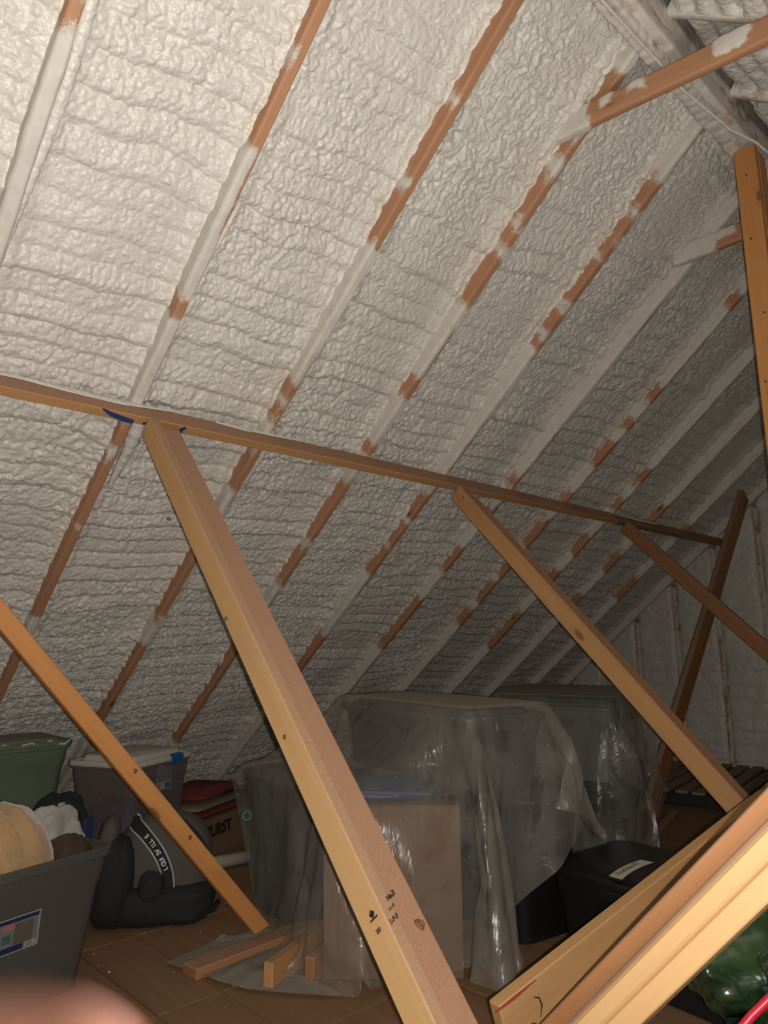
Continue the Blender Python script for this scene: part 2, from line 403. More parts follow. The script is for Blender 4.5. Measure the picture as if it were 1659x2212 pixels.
# opposite slope beyond the ridge
def slope2(x0, x1, ya, yb, res, seed, thick=.05, amp=1.):
    nu = max(6, int((x1-x0)/res)); L = (yb-ya)/CA; nv = max(6, int(L/res))
    u = np.linspace(x0, x1, nu); s = np.linspace(0, L, nv); X, S = np.meshgrid(u, s)
    d1, h1 = worley((X+(fbm(X*8, S*8, seed)-.5)*.05)/.034, S/.036, seed); d2, h2 = worley(X/.018, S/.02, seed+4)
    h = amp*(.012*np.sqrt(np.clip(1-(d1/.8)**2, 0, 1)) + .005*np.sqrt(np.clip(1-(d2/.8)**2, 0, 1)) + .05*(fbm(X*3, S*3, seed+9)-.5) + .02*np.abs(np.sin(S/.1*3.14)))
    e = np.minimum(X-x0, x1-X); r = np.clip(thick-h-.02*np.exp(-e/.02), .004, None)
    Y = ya+S*CA; Z = H+(2.4-SA*Y)/CA
    P = np.stack([X, 2*Y0-(Y+SA*r), Z+CA*r], -1)
    o = link('foam_panel', gridmesh('foam_panel', P), FOAM, ceiling); tag(o, None, None, None, 'stuff')
for k in range(len(RX)-1):
    vis = 1.5 < RX[k] < 6.1
    slope2(RX[k], RX[k+1]-RW, Y0+.03, 2.2 if vis else 2.2, .0085 if vis else .04, 60+k)
    slope2(RX[k], RX[k+1]-RW, 2.2, YE-.02, .05, 160+k)
slope2(-2.2, RX[0]-RW, Y0, YE-.02, .06, 300); slope2(RX[-1], GX+.03, Y0, YE-.02, .05, 301)
def rafter2(k):
    xr = RX[k]; S = np.linspace(0, (YE-Y0-.02)/CA, 260); Yw = Y0+.015+S*CA
    pr = np.array([(-RW, .2), (-RW, .06), (-RW, .03), (-RW, .004), (-RW+.004, 0), (-RW/2, 0), (-.004, 0), (0, .004), (0, .03), (0, .06), (0, .2)])
    F = np.clip(.75+1.4*(fbm(S[:, None]*5+pr[:, 0][None]*20, S[:, None]*0+pr[:, 1][None]*30, 700+k)-.45), 0, 1.1)
    Y = Yw[:, None]+SA*pr[:, 1][None]; Z = (H+(2.4-SA*Yw)/CA)[:, None]+CA*pr[:, 1][None]
    P = np.stack([np.broadcast_to(xr+pr[:, 0][None], Y.shape), 2*Y0-Y, Z], -1)
    me = gridmesh('rafter', P); attr(me, 'foam', F)
    M = frame(Vector((0, -CA, -SA)), Vector((1, 0, 0)), Vector((0, -CA, -SA)).cross(Vector((1, 0, 0))), (xr, Y0-1, 2.5)); me.transform(M.inverted())
    link('rafter', me, WOOD_RAFTER, ceiling, M)
for k in range(len(RX)): rafter2(k)
me = pymesh('roof_deck', [(x, 2*Y0-p[1], p[2]) for x, p in [(q[0], q) for q in v0+v1]], [(3, 2, 1, 0), (4, 5, 6, 7), (1, 5, 4, 0), (2, 6, 5, 1), (3, 7, 6, 2), (0, 4, 7, 3)])
link('sheathing', me, bpy.data.materials['roof_sheathing'], ceiling)

def foam_coated(name, P0, P1, wdir, w, t, parent, seed, cover=1.0, lump=.006, mat_=None, zones=()):
    """rough foam-coated timber"""
    P0, P1 = Vector(P0), Vector(P1); x = (P1-P0).normalized(); L = (P1-P0).length
    y = Vector(wdir); y = (y-x*y.dot(x)).normalized(); z = x.cross(y)
    per = rrect(w, t, .01, 0, 3); n = len(per); dens = []
    for i in range(n):
        a, b2 = per[i], per[(i+1) % n]; m_ = max(1, int(math.hypot(b2[0]-a[0], b2[1]-a[1])/.01))
        for j in range(m_): dens.append((a[0]+(b2[0]-a[0])*j/m_, a[1]+(b2[1]-a[1])*j/m_))
    D = np.array(dens); S = np.linspace(0, L, max(4, int(L/.01)))
    SS, K = np.meshgrid(S, np.arange(len(D)), indexing='ij')
    d1, _ = worley(SS/.03, K/4., seed); nrm = D/np.linalg.norm(D, axis=1, keepdims=True)
    F = cover + 1.5*(fbm(SS*7, K*.25, seed+2)-.5)
    for a, b2, lo in zones:                 # (from, to, lowest part of the width that is covered)
        e = .035*(fbm(SS*30, K*.6, seed+9)-.5); zz = np.clip(np.minimum(SS-a+e, b2-SS+e)/.025, -1, 1)
        wv = (D[:, 0]/w+.5)[None]; F = np.maximum(F, np.clip(.55+.6*np.minimum(zz, (wv-lo)*6+1.6*(fbm(SS*25, K*.4, seed+4)-.5)), 0, 1.1))
    F = np.clip(F, 0, 1.1)
    h = lump*np.clip(F, 0, 1)*(np.sqrt(np.clip(1-(d1/.8)**2, 0, 1))+1.2*fbm(SS*6, K*.15, seed+1))
    YY = D[:, 0][None]+nrm[:, 0][None]*h; ZZ = D[:, 1][None]+nrm[:, 1][None]*h
    P = np.stack([SS-L/2, YY, ZZ], -1)
    me = gridmesh(name, P, loop_u=True); attr(me, 'foam', F)
    return link(name, me, mat_ or WOOD_RAFTER, parent, frame(x, y, z, (P0+P1)/2))
foam_coated('ridge_board', (-2.2, Y0, 3.445), (GX, Y0, 3.445), (0, 0, 1), .235, .038, ceiling, 5, .95)
foam_coated('ridge_stiffener', (-2.2, Y0+.045, 3.34), (GX, Y0+.045, 3.34), (0, 0, 1), .07, .045, ceiling, 15, 1.0, .012)

# ------------------------------------------------------------------ gable wall and floor
me = pymesh('wall_right', [(GX+.10, -3.4, -.02), (GX+.10, YE+.1, -.02), (GX+.10, YE+.1, .1), (GX+.10, Y0, 3.75), (GX+.10, -3.4, .1), (GX+.12, -3.4, -.02), (GX+.12, YE+.1, -.02), (GX+.12, YE+.1, .1), (GX+.12, Y0, 3.75), (GX+.12, -3.4, .1)],
            [(0, 1, 2, 3, 4), (9, 8, 7, 6, 5)]+[(i, i+5, (i+1) % 5+5, (i+1) % 5) for i in range(5)])
wall = link('wall_right', me, bpy.data.materials['roof_sheathing']); tag(wall, 'far gable end wall of studs filled with spray foam', None, None, 'structure')
studs = [Y0+.406*.5+.406*(i-8)-.02 for i in range(20)]
studs = [y for y in studs if -3.2 < y < YE-.25]
def roof_z(y): yy = y if y > Y0 else 2*Y0-y; return H+(2.4-SA*yy)/CA
for i in range(len(studs)-1):
    ya, yb = studs[i]+.019, studs[i+1]-.019; vis = ya > .3
    res = .012 if vis else .06
    nu = max(6, int((yb-ya)/res)); zt = max(roof_z(ya), roof_z(yb))+.06; nv = max(4, int(zt/res)); 
    yv = np.linspace(ya, yb, nu); T = np.linspace(0, 1, nv)
    top = np.array([roof_z(y)+.07 for y in yv])
    Yg = np.repeat(yv[None], nv, 0); Zg = T[:, None]*top[None]*.999+.002
    d1, _ = worley(Yg/.05, Zg/.05, 800+i); d3, _ = worley(Yg/.022, Zg/.025, 820+i)
    e = np.minimum(Yg-ya, yb-Yg); ph = Zg/.13+.6*fbm(Yg*3, Zg*2, 830+i)
    g = np.abs(np.mod(ph, 1)-.5)*2
    h = .009*np.sqrt(np.clip(1-(d1/.8)**2, 0, 1))+.004*np.sqrt(np.clip(1-(d3/.8)**2, 0, 1))+.03*(fbm(Yg*5, Zg*5, 840+i)-.5)+.010*(1-g**3)
    cre = np.exp(-e/.014)*(.2+.9*vnoise(Zg*14, Zg*0+i, 850))
    Xg = GX+.012-h+.05*cre
    me = gridmesh('foam_panel', np.stack([Xg, Yg, Zg], -1)); o = link('foam_panel', me, FOAM, wall); tag(o, None, None, None, 'stuff')
for i, y in enumerate(studs):
    zt = roof_z(y)+.03
    foam_coated('stud', (GX+.045, y, 0), (GX+.045, y, zt), (1, 0, 0), .089, .038, wall, 860+i, .80, .004)
board('bottom_plate', (GX-.01, -3.3, .019), (GX-.01, YE-.35, .019), (1, 0, 0), .06, .038, WOOD_DARK, wall)
# back gable, behind the camera
me = pymesh('wall_left', [(-2.2, -3.4, -.02), (-2.2, YE+.1, -.02), (-2.2, YE+.1, .1), (-2.2, Y0, 3.75), (-2.2, -3.4, .1), (-2.25, -3.4, -.02), (-2.25, YE+.1, -.02), (-2.25, YE+.1, .1), (-2.25, Y0, 3.75), (-2.25, -3.4, .1)],
            [(4, 3, 2, 1, 0), (5, 6, 7, 8, 9)]+[(i, (i+1) % 5, (i+1) % 5+5, i+5) for i in range(5)])
wb = link('wall_left', me, bpy.data.materials['roof_sheathing']); tag(wb, 'near gable end wall of bare sheathing behind the viewer', None, None, 'structure')

# floor: an underlayer with the hatch cut out, and separate deck boards on it
hx0, hx1, hy0, hy1 = HATCH
bm = bmesh.new()
for x0, x1, y0, y1 in ((-2.2, hx0, -3.4, YE+.3), (hx1, GX+.1, -3.4, YE+.3), (hx0, hx1, -3.4, hy0), (hx0, hx1, hy1, YE+.3)):
    box_bm(bm, x1-x0, y1-y0, .1, ((x0+x1)/2, (y0+y1)/2, -.068))
floor = link('floor', bm_mesh(bm, 'floor'), plain('subfloor_shadow', (.05, .03, .018), .9)); tag(floor, 'dusty brown attic floor deck of butted wooden sheets', None, None, 'structure')
FE = [-2.0, -.95, hx1, 1.198, 1.429, 2.03, 2.64, 3.86, 5.08, 6.3, GX-.0]
FY = [-3.3, -2.1, hy0, hy1, .95, 1.90, 2.325, 2.99, 3.9, YE-.1]
for i in range(len(FE)-1):
    for j in range(len(FY)-1):
        x0, x1, y0, y1 = FE[i], FE[i+1], FY[j], FY[j+1]
        if x0 < hx1-.01 and x1 > hx0 and y0 < hy1-.01 and y1 > hy0+.01:
            if x0 < hx0-.01: x1 = hx0-.002
            else: continue
        bm = bmesh.new(); box_bm(bm, y1-y0-.008, x1-x0-.008, .018, bev=.0006)
        rotz = i % 2 == 0
        M = frame(Vector((0, 1, 0)), Vector((-1, 0, 0)), Vector((0, 0, 1)), ((x0+x1)/2, (y0+y1)/2, -.009))
        o = link('deck_board', bm_mesh(bm, 'deck_board'), DECK, floor, M)
# fill between x = hx0 and hx1 away from the hatch
for y0, y1 in ((-3.3, hy0-.003), (hy1+.003, YE-.1)):
    bm = bmesh.new(); box_bm(bm, y1-y0-.004, hx1-FE[1]-.01, .018, bev=.002)
    link('deck_board', bm_mesh(bm, 'deck_board'), DECK, floor, frame(Vector((0, 1, 0)), Vector((-1, 0, 0)), Vector((0, 0, 1)), ((hx1+FE[1])/2, (y0+y1)/2, -.0095)))
# hatch shaft
bm = bmesh.new()
for sx, sy, c in ((.012, hy1-hy0, (hx0+.006, (hy0+hy1)/2)), (.012, hy1-hy0, (hx1-.006, (hy0+hy1)/2)), (hx1-hx0, .012, ((hx0+hx1)/2, hy0+.006)), (hx1-hx0, .012, ((hx0+hx1)/2, hy1-.006))):
    box_bm(bm, sx, sy, .69, (c[0], c[1], -.355))
link('hatch_lining', bm_mesh(bm, 'hatch_lining'), plain('hatch_lining_paint', (.75, .73, .7), .7), floor)


# ------------------------------------------------------------------ purlin, braces, posts, collar ties
PY = 2.622                                  # where the purlin's upper face meets the rafters
def slopeframe(y, up, along):               # from the rafter-underside plane: up = proud of it, along = down the slope
    z = H + (2.4-SA*y)/CA
    return (y + CA*along - SA*up, z - SA*along - CA*up)
purlin = thing('purlin', (2.2, slopeframe(PY, .0445, .019)[0], slopeframe(PY, .0445, .019)[1]), 'long horizontal wooden purlin nailed under the rafters, dusty on top, with blue paint marks', 'beam')
py, pz = slopeframe(PY, .0445, .019)
nin = (0, -SA, -CA)
o = board('purlin_board', (-2.15, py, pz), (4.78, py, pz), nin, .089, .038, WOOD, purlin)
o = board('purlin_board', (4.785, py+.004, pz-.003), (6.80, py+.004, pz-.003), nin, .085, .038, WOOD_DARK, purlin)
BLUE = plain('blue_marker_paint', (.012, .045, .16), .6, 40, .3)
def strip_on(name, pts, wid, nrm, mat_, parent, off=.0012):
    """thin painted stroke: a ribbon lying on a face"""
    nrm = Vector(nrm).normalized(); pts = [Vector(p) for p in pts]; v = []; f = []
    for i, p in enumerate(pts):
        d = (pts[min(i+1, len(pts)-1)]-pts[max(i-1, 0)]).normalized(); s = nrm.cross(d).normalized()
        w = wid[i] if isinstance(wid, (list, tuple)) else wid
        v += [p+s*w/2+nrm*off, p-s*w/2+nrm*off]
        if i: f.append((2*i-2, 2*i-1, 2*i+1, 2*i))
    return link(name, pymesh(name, v, f), mat_, parent)
def pur_u(x, t):                            # on the underside of the purlin: t = 0 upper edge .. 1 lower edge
    y, z = slopeframe(PY, .089, .038*t); return (x, y, z)
def pur_s(x, t):                            # on its upslope side, t=1 at the proud edge
    y, z = slopeframe(PY, .089*t, 0); return (x, y, z)
strip_on('blue_mark', [pur_u(1.0, .02), pur_u(1.04, .45), pur_u(1.09, .7), pur_u(1.13, .8)], [.007, .02, .022, .018], (0, -SA, -CA), BLUE, purlin)
strip_on('blue_mark', [pur_u(1.165, .75), pur_u(1.20, .45), pur_u(1.225, .55)], [.010, .014, .010], (0, -SA, -CA), BLUE, purlin)
strip_on('blue_mark', [pur_u(1.33, .95), pur_u(1.325, .55), pur_u(1.34, .15)], [.012, .017, .014], (0, -SA, -CA), BLUE, purlin)
# foam overspray lying along the purlin's upper face at the left
def crust(x0, x1, seed, parent, amt=1.0):
    nu = int((x1-x0)/.012); U = np.linspace(x0, x1, nu); T = np.linspace(0, 1, 9); UU, TT = np.meshgrid(U, T)
    cov = .13+.30*vnoise(UU*2.3, UU*0, seed)*amt - .12*vnoise(UU*11, UU*0, seed+1)
    cov = cov*np.clip((x1-UU)/.25, .05, 1)
    t = TT*cov; h = .006*np.sin(np.pi*np.clip(TT, 0, 1))**.6*(.4+vnoise(UU*40, TT*5, seed+2))+.0008
    y0 = PY - h*CA; z0 = H+(2.4-SA*PY)/CA + h*SA
    P = np.stack([UU, y0-SA*.089*t, z0-CA*.089*t+.001], -1)
    o = link('foam_overspray', gridmesh('foam_overspray', P), FOAM, parent); return tag(o, None, None, None, 'stuff')
crust(-.6, 1.33, 3, purlin, 1.3); crust(1.5, 2.05, 8, purlin, .6); crust(4.8, 5.6, 9, purlin, 1.6)

# foam blobs in the gap where rafters meet the purlin
def strut(label, X, T, foot, wB, mats, gr='braces of nailed boards under the roof', back=.02, endA=0., foB=.0):
    """pair of boards nailed in an L: A edge-on (wide face to -X), B flat behind it"""
    T = Vector((X, T[0], T[1])); F = Vector((X, foot, 0.0)); d = (F-T).normalized(); Nn = Vector((0, d.z, -d.y)); 
    if Nn.z < 0: Nn = -Nn
    root = thing('strut', (X, foot, 0), label, 'brace', gr)
    c = T+Nn*.0445+Vector((.019, 0, 0)); L = (F-T).length
    a0 = c+d*(.03+endA); a1 = c+d*(L-.045)
    board('upright_board', a0, a1, Nn, .089, .038, mats[0], root, cut=(-.0, .0))
    cb = T+Nn*(.089-back-.019)+Vector((.0385+wB/2, 0, 0))
    board('flat_board', cb+d*(.075+foB), cb+d*(L-.03), (1, 0, 0), wB, .038, mats[1], root)
    return root, d, Nn
zt = 1.972
s2, d2, N2 = strut('big pale double brace standing in the middle foreground, stamped near its foot', 1.165, (2.615, zt), .873, .089, (WOOD_PALE, WOOD), foB=-.02)
s3, d3, N3 = strut('orange double brace running down to the right from the middle of the purlin', 2.979, (2.622, 1.965), .790, .089, (WOOD, WOOD_ORANGE))
s4, d4, N4 = strut('dim double brace near the far end of the purlin', 4.845, (2.62, 1.972), .69, .089, (WOOD_DARK, WOOD))
# grade stamp, knot and splinters on the big brace
INK = plain('black_ink', (.015, .012, .01), .7)
def text_mesh(name, s, size, M, mat_, parent, ext=.0004, bold=0.0, ax='CENTER'):
    cu = bpy.data.curves.new(name, 'FONT'); cu.body = s; cu.size = size; cu.extrude = ext; cu.align_x = ax; cu.align_y = 'CENTER'; cu.offset = bold
    to = bpy.data.objects.new('tmp', cu); COL.objects.link(to)
    dg = bpy.context.evaluated_depsgraph_get(); me = bpy.data.meshes.new_from_object(to.evaluated_get(dg))
    bpy.data.objects.remove(to); me.name = name; me.materials.clear()
    return link(name, me, mat_, parent, M)
fx = N2; fy = -d2; fz = Vector((-1, 0, 0))
def on2(y, z): return Vector((1.165-.0006, y, z))
text_mesh('stamp_text', 'No.2', .015, frame(fx, fy, fz, on2(1.222, .600)), INK, s2, bold=.0003)
text_mesh('stamp_text', 'KD-HT', .008, frame(fx, fy, fz, on2(1.218, .578)), plain('faded_ink', (.10, .07, .045), .7), s2)
text_mesh('stamp_text', 'S-P-F', .015, frame(fx, fy, fz, on2(1.212, .556)), INK, s2, bold=.0002)
text_mesh('stamp_text', '283', .013, frame(fx, fy, fz, on2(1.262, .520)), INK, s2, bold=.0003)
leaf = [(0, 1), (.14, .66), (.36, .76), (.30, .34), (.58, .50), (.64, .36), (1.0, .30), (.80, .0), (.86, -.12), (.36, -.42), (.42, -.60), (.05, -.52), (.05, -.95), (-.05, -.95), (-.05, -.52), (-.42, -.60), (-.36, -.42), (-.86, -.12), (-.80, .0), (-1.0, .30), (-.64, .36), (-.58, .50), (-.30, .34), (-.36, .76), (-.14, .66)]
M = frame(fx, fy, fz, on2(1.283, .548))
me = pymesh('maple_leaf_stamp', [(x*.011, y*.011, z) for z in (-.0004, .0004) for x, y in leaf], [tuple(range(25)), tuple(range(25, 50))] + [(i, (i+1) % 25, 25+(i+1) % 25, 25+i) for i in range(25)])
link('maple_leaf_stamp', me, INK, s2, M)
bm = bmesh.new(); box_bm(bm, .03, .0035, .0008, (0, -.0095, 0)); link('stamp_bar', bm_mesh(bm, 'stamp_bar'), INK, s2, M)
KNOT = wood('knot_wood', (.17, .07, .028), (.09, .035, .014), knots=False)
def knot(P, Nrm, r, parent, name='knot', hgt=.003):
    Nrm = Vector(Nrm).normalized(); a = Nrm.cross(Vector((1, .3, .2))).normalized(); b_ = Nrm.cross(a); v = []; rings = 5; n = 14
    for i in range(rings):
        t = i/(rings-1)
        for k in range(n):
            an = 2*math.pi*k/n; rr = r*(1-t*.92)*(1+.12*math.sin(3*an+i))
            v.append(Vector(P)+a*rr*math.cos(an)+b_*rr*math.sin(an)*.8+Nrm*(hgt*math.sin(t*math.pi*1.4)+.0003))
    f = [(i*n+k, i*n+(k+1) % n, (i+1)*n+(k+1) % n, (i+1)*n+k) for i in range(rings-1) for k in range(n)]
    return link(name, pymesh(name, v, f), KNOT, parent, smooth=True)
knot(on2(1.150, .555)+Vector((.012, -.004, .003)), N2, .012, s2, hgt=.006)
for p in ((1.62, .90), (2.32, 1.58), (1.93, 1.22)): knot(on2(p[0], p[1]), (-1, 0, 0), .007, s2)
NAIL = plain('nail_head', (.10, .07, .05), .4, metal=.6)
def nail(P, Nrm, parent):
    Nrm = Vector(Nrm).normalized(); a = Nrm.cross(Vector((1, .3, .2))).normalized(); b_ = Nrm.cross(a)
    v = [Vector(P)+(a*math.cos(k*math.pi/4)+b_*math.sin(k*math.pi/4))*.005+Nrm*h for h in (0, .0012) for k in range(8)]
    link('nail', pymesh('nail', v, [tuple(range(8, 16))]+[(k, (k+1) % 8, 8+(k+1) % 8, 8+k) for k in range(8)]), NAIL, parent)
for s_, X_, T_, ft, dd, NN in ((s3, 2.979, (2.622, 1.965), .790, d3, N3), (s4, 4.845, (2.62, 1.972), .69, d4, N4)):
    for t in (.18, .42, .75, 1.12, 1.5, 1.85):
        p = Vector((X_, T_[0], T_[1]))+dd*t
        nail(p+NN*.0695+Vector((.05+.03*(t > 1), 0, 0)), NN, s_)
    nail(Vector((X_-.0002, T_[0], T_[1]))+dd*.10+NN*.06, (-1, 0, 0), s_)

# brace on the near right, rising towards the camera side: three flat boards nailed face to face
r_, dn3 = 1.335, Vector((0, -.6847, .7288)); Nn = Vector((0, .7288, .6847))
q0 = Vector((1.335, .7435, .4522))          # a point on its lowest edge
t0 = -(q0.z-.012)/dn3.z; foot = q0+dn3*t0
nb = thing('strut', (1.38, foot.y+.03, 0), 'bright brace of stacked boards slanting across the lower right corner', 'brace', 'braces of nailed boards under the roof')
WOOD_BRIGHT = wood('fresh_sawn_pine', (.62, .40, .20), (.54, .32, .14), rough=.55)
for i, (n0, xo, nm, mt, L1) in enumerate(((.019, 0.0, 'flat_board', WOOD_BRIGHT, 2.15), (.0572, .0015, 'flat_board', WOOD_BRIGHT, 2.1), (.0965, .020, 'flat_board', WOOD_DARK, 2.0))):  # third board set back: its shade is put into the darker wood colour
    c = foot+Nn*n0+Vector((xo+.0445, 0, 0)); c0 = c+dn3*(.045*i+.03)
    o = board(nm, c0, c0+dn3*L1, (1, 0, 0), .089, .0375, mt, nb, bev=.003 if i != 1 else .007)
DUSTY = wood('dusty_wane', (.30, .19, .12), (.19, .11, .07), knots=False, rough=.95)
c = foot+Nn*.0785+Vector((.012, 0, 0)); board('wane_edge', c+dn3*.1, c+dn3*2.0, (1, 0, 0), .012, .008, DUSTY, nb, bev=.003)
# brace lying low between the big brace and the ridge post
lb = thing('strut', (1.4, 1.16, 0), 'yellowish board slanting low behind the bright corner brace, knot at its left end', 'brace', 'braces of nailed boards under the roof')
P0 = Vector((1.432, 1.165, .325)); P1 = Vector((3.113, .853, .812)); dd = (P1-P0).normalized(); wv = Vector((0, 0, 1)); wv = (wv-dd*wv.dot(dd)).normalized()
board('upright_board', P0-wv*.07-dd*.0, P1-wv*.07, wv, .14, .038, WOOD_CLEAN, lb)
nrm = dd.cross(wv)
if nrm.y > 0: nrm = -nrm
strip_on('knot_crack', [P0-wv*.035+dd*.10+nrm*.0192, P0-wv*.045+dd*.115+nrm*.0192, P0-wv*.065+dd*.118+nrm*.0192, P0-wv*.085+dd*.105+nrm*.0192], [.002, .004, .005, .002], nrm, INK, lb)
strip_on('knot_crack', [P0-wv*.092+dd*.06+nrm*.0192, P0-wv*.084+dd*.075+nrm*.0192, P0-wv*.09+dd*.09+nrm*.0192], [.002, .004, .002], nrm, INK, lb)
RED = plain('red_marker', (.30, .05, .04), .7)
strip_on('red_mark', [P0-wv*.005+dd*(-.015)+nrm*.0192, P0-wv*.006+dd*.05+nrm*.0192, P0-wv*.004+dd*.12+nrm*.0192], [.006, .009, .003], nrm, RED, lb)

# longitudinal braces in the plane below the purlin
b1 = thing('diagonal_brace', (1.715, 2.545, .04), 'narrow orange brace at left, leaning up to the left from a block on the floor', 'brace', 'single diagonal braces')
A = Vector((1.735, 2.548, .055)); B = Vector((.142, 2.552, 1.90)); dd = (B-A).normalized(); wv = Vector((0, 1, 0)).cross(dd)
board('brace_board', A+dd*.010, B, wv, .062, .038, WOOD_ORANGE, b1, cut=(-.03, .0))
for t, r in ((.52, .009), (.86, .009)): knot(A+dd*t+wv*.01+Vector((0, -.0192, 0)), (0, -1, 0), r, b1, hgt=.0012)
b2 = thing('diagonal_brace', (4.63, 2.46, 0), 'dark far brace leaning right, its foot standing by the slatted rack', 'brace', 'single diagonal braces')
A = Vector((4.66, 2.45, .03)); B = Vector((6.31, 2.235, 2.36)); dd = (B-A).normalized(); wv = Vector((0, 1, 0)).cross(dd)
board('brace_board', A, B, wv, .14, .038, WOOD_DARK, b2)
# ridge post
pp = thing('ridge_post', (3.15, .95, 0), 'upright orange post of two boards standing under the ridge at the right edge', 'post')
board('wide_board', (3.139, .953, 0), (3.139, .953, 3.283), (0, 1, 0), .089, .038, WOOD_ORANGE, pp)
board('edge_board', (3.2035, .926, 0), (3.2035, .926, 3.275), (1, 0, 0), .089, .036, WOOD, pp)
for z in (1.6, 2.15, 2.2, 2.5, 2.85, 3.15): nail((3.1195, .955+.02*math.sin(z*9), z), (-1, 0, 0), pp)
# collar ties
ct = thing('collar_tie', (2.33, .95, 3.1), 'brown collar tie with foam patches crossing high at the top right corner', 'beam', 'collar ties')
foam_coated('tie_board', (2.338, 1.45, 3.212), (2.338, .30, 3.08), (0, 0, 1), .089, .038, ct, 31, -.22, .005, zones=((-.1, .20, -.3), (.255, .30, .55), (.37, .43, .55), (.69, .80, .25), (.90, 1.2, .35)))
c2t = thing('collar_tie', (3.54, .95, 3.1), 'second collar tie further along, partly hidden behind the ridge post', 'beam', 'collar ties')
foam_coated('tie_board', (3.535, 1.47, 3.135), (3.535, .40, 3.12), (0, 0, 1), .089, .038, c2t, 37, -.1, .005, zones=((-.1, .22, -.3), (.22, .32, .5)))
# blobs of foam rolled along the edge of rafters by the purlin
def foam_roll(x, ya, yb, r, seed, off=.0):
    n = int((yb-ya)/.008); Y = np.linspace(ya, yb, n); A = np.linspace(0, 2*np.pi, 16, endpoint=False); YY, AA = np.meshgrid(Y, A, indexing='ij')
    seg = np.abs(np.sin(YY/.028*math.pi/1.3+seed))**.35; env = np.clip(np.minimum((YY-ya)/.06, (yb-YY)/.25), 0, 1)**.6
    R = r*env*(.70+.30*seg)*(1+.15*(vnoise(YY*30, AA*2, seed)-.5))
    cx = x + off + .008*np.sin(YY*9+seed) - (YY-ya)*.02; cr = .022
    X = cx + R*np.cos(AA); rr = cr + R*np.sin(AA)*.9
    P = np.stack([X, YY+SA*rr, H+(2.4-SA*YY)/CA+CA*rr], -1)
    tag(link('foam_roll', gridmesh('foam_roll', P, loop_u=True), FOAM, ceiling), None, None, None, 'stuff')
foam_roll(1.174, 2.66, 2.98, .034, 1.0, .036); foam_roll(1.790, 2.66, 2.86, .022, 2.0, .022); foam_roll(2.395, 2.66, 2.80, .018, 2.5, .018)
foam_roll(.557, 1.62, 2.45, .020, 3.1, .02); foam_roll(1.174, 1.95, 2.25, .014, 3.3, .012); foam_roll(1.79, 1.9, 2.2, .016, 4.1, .012)

# cable hanging along under the ridge
pts = [(-2.15, .97, 3.25), (-1.0, .97, 3.20), (.4, .965, 3.19), (1.2, .955, 3.185), (1.94, .95, 3.195), (2.15, .952, 3.205), (2.30, .956, 3.222), (2.36, .957, 3.224), (2.5, .952, 3.215), (2.8, .90, 3.175), (2.93, .845, 3.15), (3.04, .825, 3.135), (3.2, .84, 3.125), (3.4, .90, 3.115), (3.48, .93, 3.19), (3.56, .93, 3.20), (4.2, .95, 3.19), (5.3, .95, 3.2), (6.8, .96, 3.24)]
cab = link('cable', tube_mesh('cable', pts, .0055, 8), FOAM); tag(cab, 'thin cable coated in foam strung along under the ridge', 'cable')

# ------------------------------------------------------------------ storage boxes
def tote(name, label, cat, c, rot, w, d, h, z0, m_body, m_lid=None, group=None, taper=.86, r=.05, ribs=True, walls=.004, lidh=.03, latch=None, handles=True, rim=.018):
    root = thing(name, (c[0], c[1], z0), label, cat, group or 'storage totes')
    M = Matrix.Translation((c[0], c[1], z0)) @ Matrix.Rotation(rot, 4, 'Z')
    hh = h-(lidh if m_lid else 0)
    def wd(t): k = taper+(1-taper)*t; return w*k-.03, d*k-.03
    rings = []
    for t in (0, .012, .3, .72): W_, D_ = wd(t); rings.append(rrect(W_-(.02 if t == 0 else 0), D_-(.02 if t == 0 else 0), r, t*hh))
    if ribs: W_, D_ = wd(.74); rings.append(rrect(W_+.008, D_+.008, r, .745*hh)); 
    W_, D_ = wd(.96); rings.append(rrect(W_+(.008 if ribs else 0), D_+(.008 if ribs else 0), r, .93*hh))
    rings += [rrect(w-.004, d-.004, r+.004, .935*hh), rrect(w, d, r+.006, .94*hh), rrect(w, d, r+.006, hh-.003), rrect(w-.006, d-.006, r+.003, hh)]
    if not m_lid:
        rings += [rrect(w-2*rim, d-2*rim, r-.01, hh), rrect(w-2*rim-.006, d-2*rim-.006, r-.012, hh-.012)]
        for t in (.6, .05): W_, D_ = wd(t); rings.append(rrect(W_-.012, D_-.012, r-.006, t*hh))
        body = link('body', loft('body', rings), m_body, root, M)
    else:
        body = link('body', loft('body', rings), m_body, root, M)
        lw = w+.012; ld = d+.012
        lr = [rrect(lw-.004, ld-.004, r+.01, hh-.012), rrect(lw, ld, r+.012, hh-.008), rrect(lw, ld, r+.012, hh+.004), rrect(lw-.012, ld-.012, r+.008, hh+.012), rrect(lw-.05, ld-.05, r, hh+.012), rrect(lw-.06, ld-.06, r-.006, hh+.006), rrect(lw-.10, ld-.10, r-.01, hh+.006), rrect(lw-.12, ld-.12, r-.015, h-.004), rrect(lw-.14, ld-.14, r-.02, h)]
        lid = link('lid', loft('lid', lr, cap_bot=False), m_lid, root, M)
    if handles:
        for s in (-1, 1):
            bm = bmesh.new(); box_bm(bm, .012, d*.34, .035, (s*(w/2+.004-.002), 0, .885*hh), bev=.004)
            link('handle', bm_mesh(bm, 'handle'), m_body, root, M)
    if latch:
        for (lx, ly, sx, sy) in latch[1]:
            bm = bmesh.new(); box_bm(bm, sx, sy, .045, (lx, ly, hh-.008), bev=.005, seg=2); box_bm(bm, max(.012, sx*.86), max(.012, sy*.86), .008, (lx, ly*.95, hh+.016), bev=.003)
            link('latch', bm_mesh(bm, 'latch'), latch[0], lid, M)
    return root, M
